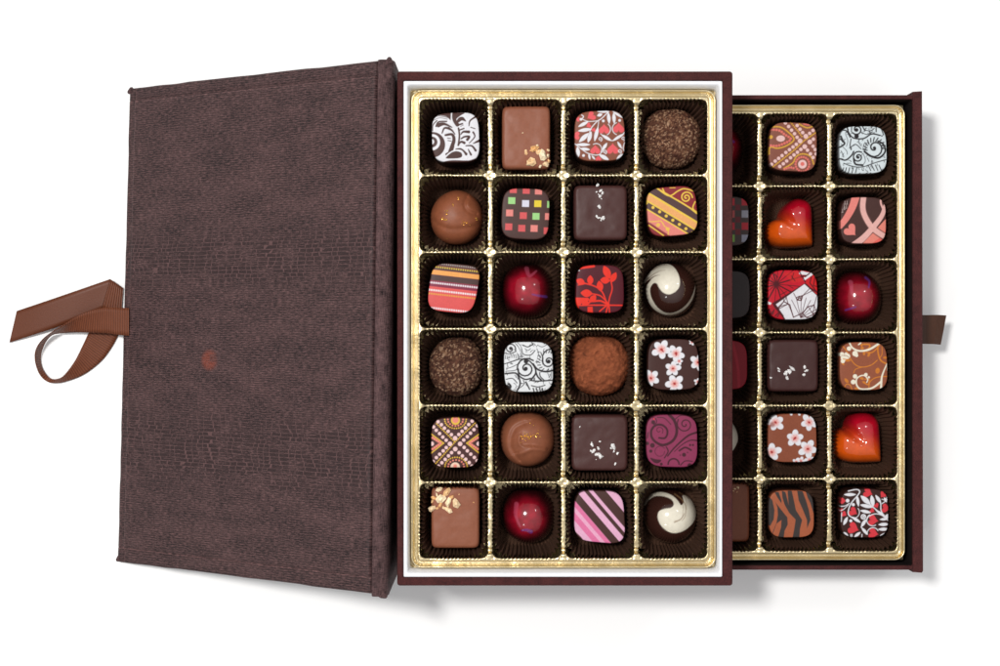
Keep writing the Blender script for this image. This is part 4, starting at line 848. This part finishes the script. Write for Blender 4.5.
# ---- round pieces
def circ(cx, cy, rx, ry, wob=0, seed=0, n=200):
    out = []
    for i in range(n):
        a = 2*PI*i/n; q = 1+wob*(.6*math.sin(2*a+seed)+.4*math.sin(3*a+seed*2)+.25*math.sin(5*a+seed*3)+.12*math.sin(9*a+seed))
        out.append((333+rx/WIN*math.cos(a)*q, 333+ry/WIN*math.sin(a)*q))
    return (cx-30, cy-30), np.array(out)
def crumb(seed, cols, n=1500, hgt=1.5):
    def f(px, py, r, c):
        r_ = np.random.RandomState(seed); P = r_.uniform(-20, 690, (n, 2)); best = np.full(len(px), 1e9); idx = np.zeros(len(px), int)
        for i in range(n):
            d_ = (px-P[i, 0])**2+(py-P[i, 1])**2; m = d_ < best; best[m] = d_[m]; idx[m] = i
        cc = np.array([lin(k) for k in cols]); w_ = r_.randint(0, len(cols), n); c.c = cc[w_][idx]*(.8+.4*r_.rand(n)[idx])[:, None]
        return hgt*(r_.rand(n)[idx]-.3) - .05*np.sqrt(best)*.6
    return f
CR = [(88, 56, 42), (104, 68, 50), (76, 46, 36), (122, 84, 62), (92, 60, 46), (66, 38, 30), (150, 112, 86), (98, 62, 48), (176, 140, 112)]
win, out = circ(673.8, 135.6, 30.2, 30.2, .012, 1)
choc(1, 3, 0, 'crumb_truffle', 'round truffle coated in brown crumbs at the top right corner of the box', 'crumb-coated truffle in the top row', win, out, M_dusty, CR[0], prof='ball', H=37, Ng=150, disp=crumb(3, CR, 2800))
win, out = circ(455.8, 367, 27, 29.8, .02, 2.4)
choc(1, 0, 3, 'crumb_truffle', 'oval truffle coated in fine brown crumbs against the left wall of the box', 'crumb-coated truffle in the left column', win, out, M_dusty, CR[0], prof='ball', H=37, Ng=150, disp=crumb(8, [(c_[0]*.9+4, c_[1]*.9+4, c_[2]*.9+4) for c_ in CR], 1900))
def cocoa(px, py, r, c):
    n = fbm(px*.009, py*.009, 3, 3); m = fbm(px*.03, py*.03, 9, 3); g = fbm(px*.11, py*.11, 12, 2)
    c.c = lin((116, 60, 38))[None]*(1-m[:, None])+lin((184, 104, 68))[None]*m[:, None]; c.c = c.c*(.7+.75*g)[:, None]
    c.line([(140, 205), (175, 235)], 9, (52, 26, 20)); c.disk(90, 268, 7, (40, 20, 16)); c.line([(150, 195), (150, 215)], 5, (60, 30, 22))
    return 9*(n-.42)+3.0*(m-.42)+1.2*(g-.4)
win, out = circ(600.4, 365, 30.2, 31.2, .026, .8)
choc(1, 2, 3, 'cocoa_truffle', 'lumpy round truffle dusted with reddish cocoa powder', 'cocoa-dusted truffle', win, out, M_dusty, (142, 78, 50), prof='ball', H=38, Ng=140, disp=cocoa)
def creases(cv, flat=0, sd=1):
    def f(px, py, r, c):
        z = 1.6*(fbm(px*.006, py*.006, sd, 2)-.4)
        for P, a, w_ in cv:
            P = catmull(P, 6); best = np.full(len(px), 1e9); sgn = np.zeros(len(px))
            for i in range(len(P)-1):
                d_, _t = seg_d(px, py, *P[i], *P[i+1]); m = d_ < best
                cr_ = (P[i+1][0]-P[i][0])*(py-P[i][1])-(P[i+1][1]-P[i][1])*(px-P[i][0]); sgn = np.where(m, np.sign(cr_), sgn); best = np.minimum(best, d_)
            z = z+a*np.exp(-(best/w_)**2)+a*.6*np.tanh(sgn*best/w_*1.2)*np.exp(-(best/(w_*3))**2)
        n = fbm(px*.02, py*.02, 5+sd, 3); c.c = c.c*(.86+.28*n)[:, None]
        return z
    return f
def dustpts(root, L, zt, loc, prof_h):
    Vs = []; Fs = []; k = k_at(zt); r_ = random.Random(len(L))
    for i, (px, py, s_) in enumerate(L):
        V, F = shard(s_, i*3+1, .5); x = (px-500)*k-loc[0]; y = (333-py)*k-loc[1]; z = prof_h(x, y); o = len(Vs)
        Vs += [(a+x, b_+y, c_+z) for a, b_, c_ in V]; Fs += [tuple(q+o for q in f_) for f_ in F]
    obj('gold_dust', mesh_of('gold_dust', Vs, Fs, M_dust, False), root)
def dome_h(R_, H):
    def f(x, y):
        q = min(.97, math.hypot(x, y)/(R_*1.045))**(1/.85); return H*(1+math.sqrt(1-q*q)-.297)/1.703+.25
    return f
r9 = random.Random(11)
g1 = [(400+px/5.55+r9.gauss(0, 1.1), 170+py/5.55+r9.gauss(0, 1.3), r9.uniform(.35, .85)) for px, py, n in ((240, 270, 12), (352, 290, 9), (292, 190, 4), (322, 155, 4), (425, 268, 4), (255, 230, 6), (372, 300, 4), (262, 380, 2)) for _ in range(n)]
win, out = circ(456.1, 216, 25.6, 26.6, .012, 3)
choc(1, 0, 1, 'milk_truffle', 'smooth round milk chocolate with a notch and two small gold specks', 'round milk chocolate with gold specks', win, out, M_plain, (148, 85, 57), prof='ball', H=37, Ng=110,
     disp=creases([([(455, 120), (430, 200), (470, 270), (560, 300)], -1.6, 20), ([(70, 360), (170, 440), (300, 470), (480, 450), (610, 400)], -.9, 26)], sd=2), loc_parts=lambda root, fr, w_, H, zt, loc: dustpts(root, g1, zt, loc, dome_h(23.6, H+.1)))
g2 = [(498+(330+r9.gauss(0, 48))*WIN, 410+(298+r9.gauss(0, 19))*WIN, r9.uniform(.4, 1.0)) for _ in range(34)] + [(498+px*WIN, 410+py*WIN, .7) for px, py in ((360, 150), (395, 172), (240, 110), (450, 230), (445, 262), (470, 300), (270, 290), (300, 330))]
win, out = circ(527.7, 440.3, 26.6, 27.2, .01, 1)
choc(1, 1, 4, 'milk_truffle', 'round milk chocolate with a folded swirl and a patch of gold flakes', 'round milk chocolate with a gold patch', win, out, M_plain, (148, 88, 62), prof='ball', H=37, Ng=110,
     disp=creases([([(235, 560), (150, 440), (140, 320), (190, 200), (300, 140)], -1.5, 26), ([(250, 470), (330, 440), (400, 420), (520, 440)], 2.2, 30), ([(250, 290), (240, 340), (270, 400), (350, 400)], 1.6, 16)], sd=6), loc_parts=lambda root, fr, w_, H, zt, loc: dustpts(root, g2, zt, loc, dome_h(24.3, H-.1)))

# glossy cherry domes
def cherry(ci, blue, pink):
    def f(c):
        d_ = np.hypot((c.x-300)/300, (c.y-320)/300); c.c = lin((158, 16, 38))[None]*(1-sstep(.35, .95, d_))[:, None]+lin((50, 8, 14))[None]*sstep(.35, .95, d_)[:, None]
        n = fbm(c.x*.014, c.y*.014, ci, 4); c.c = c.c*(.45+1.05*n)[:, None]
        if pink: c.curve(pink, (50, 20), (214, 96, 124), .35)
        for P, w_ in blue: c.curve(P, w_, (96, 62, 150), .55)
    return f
def dome(tray, col, row, name, label, cn, cx, cy, rx, ry, base, paint, mat=M_gloss, H=34, p=0):
    win, out = circ(cx, cy, rx, ry)
    if p:
        x0, x1, y0, y1 = 333-rx/WIN, 333+rx/WIN, 333-ry/WIN, 333+ry/WIN; out = outline_quad(((x0, y0), (x1, y0), (x1, y1), (x0, y1)), p)
    choc(tray, col, row, name, label, cn, win, out, mat, base, paint=paint, prof='dome', H=H, Ng=110)
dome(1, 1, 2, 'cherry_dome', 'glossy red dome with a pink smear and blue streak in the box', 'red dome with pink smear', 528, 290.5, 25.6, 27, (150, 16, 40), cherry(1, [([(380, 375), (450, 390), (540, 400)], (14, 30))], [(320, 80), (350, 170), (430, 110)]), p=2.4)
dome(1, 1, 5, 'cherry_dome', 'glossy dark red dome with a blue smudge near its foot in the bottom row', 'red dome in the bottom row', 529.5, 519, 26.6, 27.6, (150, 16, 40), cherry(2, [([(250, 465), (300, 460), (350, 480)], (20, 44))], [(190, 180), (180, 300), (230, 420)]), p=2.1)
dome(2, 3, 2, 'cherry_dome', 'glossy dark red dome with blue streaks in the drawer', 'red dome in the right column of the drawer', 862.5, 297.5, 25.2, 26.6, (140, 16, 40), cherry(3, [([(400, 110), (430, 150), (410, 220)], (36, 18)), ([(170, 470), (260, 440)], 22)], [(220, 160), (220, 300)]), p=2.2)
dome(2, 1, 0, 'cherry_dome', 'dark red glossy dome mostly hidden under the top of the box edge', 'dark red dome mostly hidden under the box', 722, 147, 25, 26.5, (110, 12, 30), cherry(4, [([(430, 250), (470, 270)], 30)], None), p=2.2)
# marbled domes
CRM = (242, 234, 214)
def yin1(c):
    c.poly([(42, 235), (85, 165), (150, 95), (220, 52), (290, 42), (350, 72), (392, 145), (412, 230), (400, 315), (345, 372), (280, 392), (220, 366), (180, 312), (162, 272), (132, 264), (102, 298), (92, 350), (110, 430), (160, 515), (230, 575), (300, 598), (380, 586), (455, 545), (515, 485), (565, 400), (608, 285), (616, 295), (584, 420), (532, 508), (470, 568), (390, 612), (300, 622), (205, 592), (125, 530), (72, 440), (55, 345), (66, 285), (105, 222), (80, 225), (45, 262)], CRM)
    c.curve([(60, 240), (105, 185), (190, 130), (260, 120)], (16, 3), (120, 84, 64), .6); c.curve([(100, 215), (150, 182), (200, 175)], (18, 3), (92, 60, 46), .7); c.curve([(140, 110), (220, 62), (290, 56)], (10, 6), (150, 112, 86), .6)
    c.curve([(560, 420), (500, 520), (390, 600), (300, 612)], 12, (176, 140, 110), .5)
def yin2(c):
    c.poly([(40, 215), (85, 130), (155, 76), (240, 56), (330, 78), (392, 130), (428, 180), (462, 150), (462, 88), (530, 108), (592, 180), (624, 262), (592, 360), (505, 440), (420, 480), (340, 490), (270, 465), (200, 402), (167, 322), (180, 252), (240, 220), (312, 206), (346, 170), (328, 125), (270, 98), (205, 92), (145, 106), (88, 155), (52, 215)], CRM)
    for P, w_ in (([(370, 70), (440, 120), (480, 190), (470, 300), (430, 350)], (16, 6)), ([(400, 90), (450, 150), (440, 300)], (8, 4)), ([(430, 60), (490, 110), (490, 230)], (10, 4)), ([(350, 360), (420, 330), (460, 270)], (20, 8)), ([(500, 90), (540, 130)], 12)): c.curve(P, w_, (140, 106, 72), .65)
    c.curve([(42, 200), (38, 330), (80, 470), (180, 580), (350, 628)], 7, (150, 118, 92), .7)
def yin3(c):
    c.poly([(100, 100), (330, 60), (470, 90), (545, 200), (560, 320), (500, 430), (440, 450), (300, 330), (120, 300)], (214, 202, 186))
DD = (58, 32, 26)
dome(1, 3, 2, 'marbled_dome', 'glossy dark dome with a round cream swirl on its upper left', 'marbled dome in the third row', 673, 289, 26.8, 27, DD, yin1)
dome(1, 3, 5, 'marbled_dome', 'glossy dark dome with a broad cream swirl reaching its right edge', 'marbled dome in the bottom corner of the box', 673.2, 519.5, 27, 27.2, DD, yin2)
dome(2, 1, 4, 'marbled_dome', 'dark dome with a pale grey patch, mostly hidden under the box edge', 'half-hidden dome with pale patch', 719, 442, 26, 26, (48, 30, 26), yin3)
# hearts
def heart_out(P, ox, oy, sc):
    P = [((ox_+0)/sc+ox, (oy_+0)/sc+oy) for ox_, oy_ in P]; P = np.array(P); cx, cy = (P.max(0)+P.min(0))/2; win = (cx-30, cy-30)
    return win, catmull([((x-win[0])/WIN, (y-win[1])/WIN) for x, y in P], 10, True)
def hpaint(c):
    v_ = (c.y-c.x*.42+60); f = sstep(90, 400, v_); c.c = lin((190, 12, 38))[None]*(1-f)[:, None]+lin((236, 92, 16))[None]*f[:, None]
    n = fbm(c.x*.02, c.y*.02, 4, 3); c.c = c.c*(.85+.3*n)[:, None]; g = sstep(430, 620, c.y); c.c = c.c*(1-g)[:, None]+lin((206, 84, 20))[None]*g[:, None]
hA = heart_out([(600, 592), (580, 606), (450, 616), (300, 622), (175, 604), (90, 545), (58, 470), (68, 395), (110, 335), (178, 298), (224, 276), (238, 222), (280, 150), (350, 92), (430, 60), (520, 80), (576, 132), (592, 220), (596, 400), (602, 565)], 763, 191, 11.1)
hB = heart_out([(690, 260), (682, 267), (615, 270), (560, 268), (515, 254), (488, 226), (481, 190), (490, 153), (514, 130), (541, 122), (548, 100), (568, 68), (610, 52), (650, 60), (678, 90), (686, 150), (691, 245)], 720, 400, 4.1625)
def hdisp(px, py, r, c):
    d_, t_ = seg_d(px, py, 215, 245, 350, 360)
    return -9*np.exp(-(d_/48)**2)*np.clip(1-t_*.7, 0, 1)
choc(2, 2, 1, 'heart_chocolate', 'glossy heart chocolate in the middle of the drawer, red fading to orange', 'red-orange heart in the second row', hA[0], hA[1], M_gloss, (200, 40, 20), paint=hpaint, prof='heart', H=34, Ng=120, disp=hdisp)
choc(2, 3, 4, 'heart_chocolate', 'glossy heart chocolate in the right column of the drawer, red fading to orange', 'red-orange heart in the fifth row', hB[0], hB[1], M_gloss, (200, 40, 20), paint=hpaint, prof='heart', H=34, Ng=120, disp=hdisp)
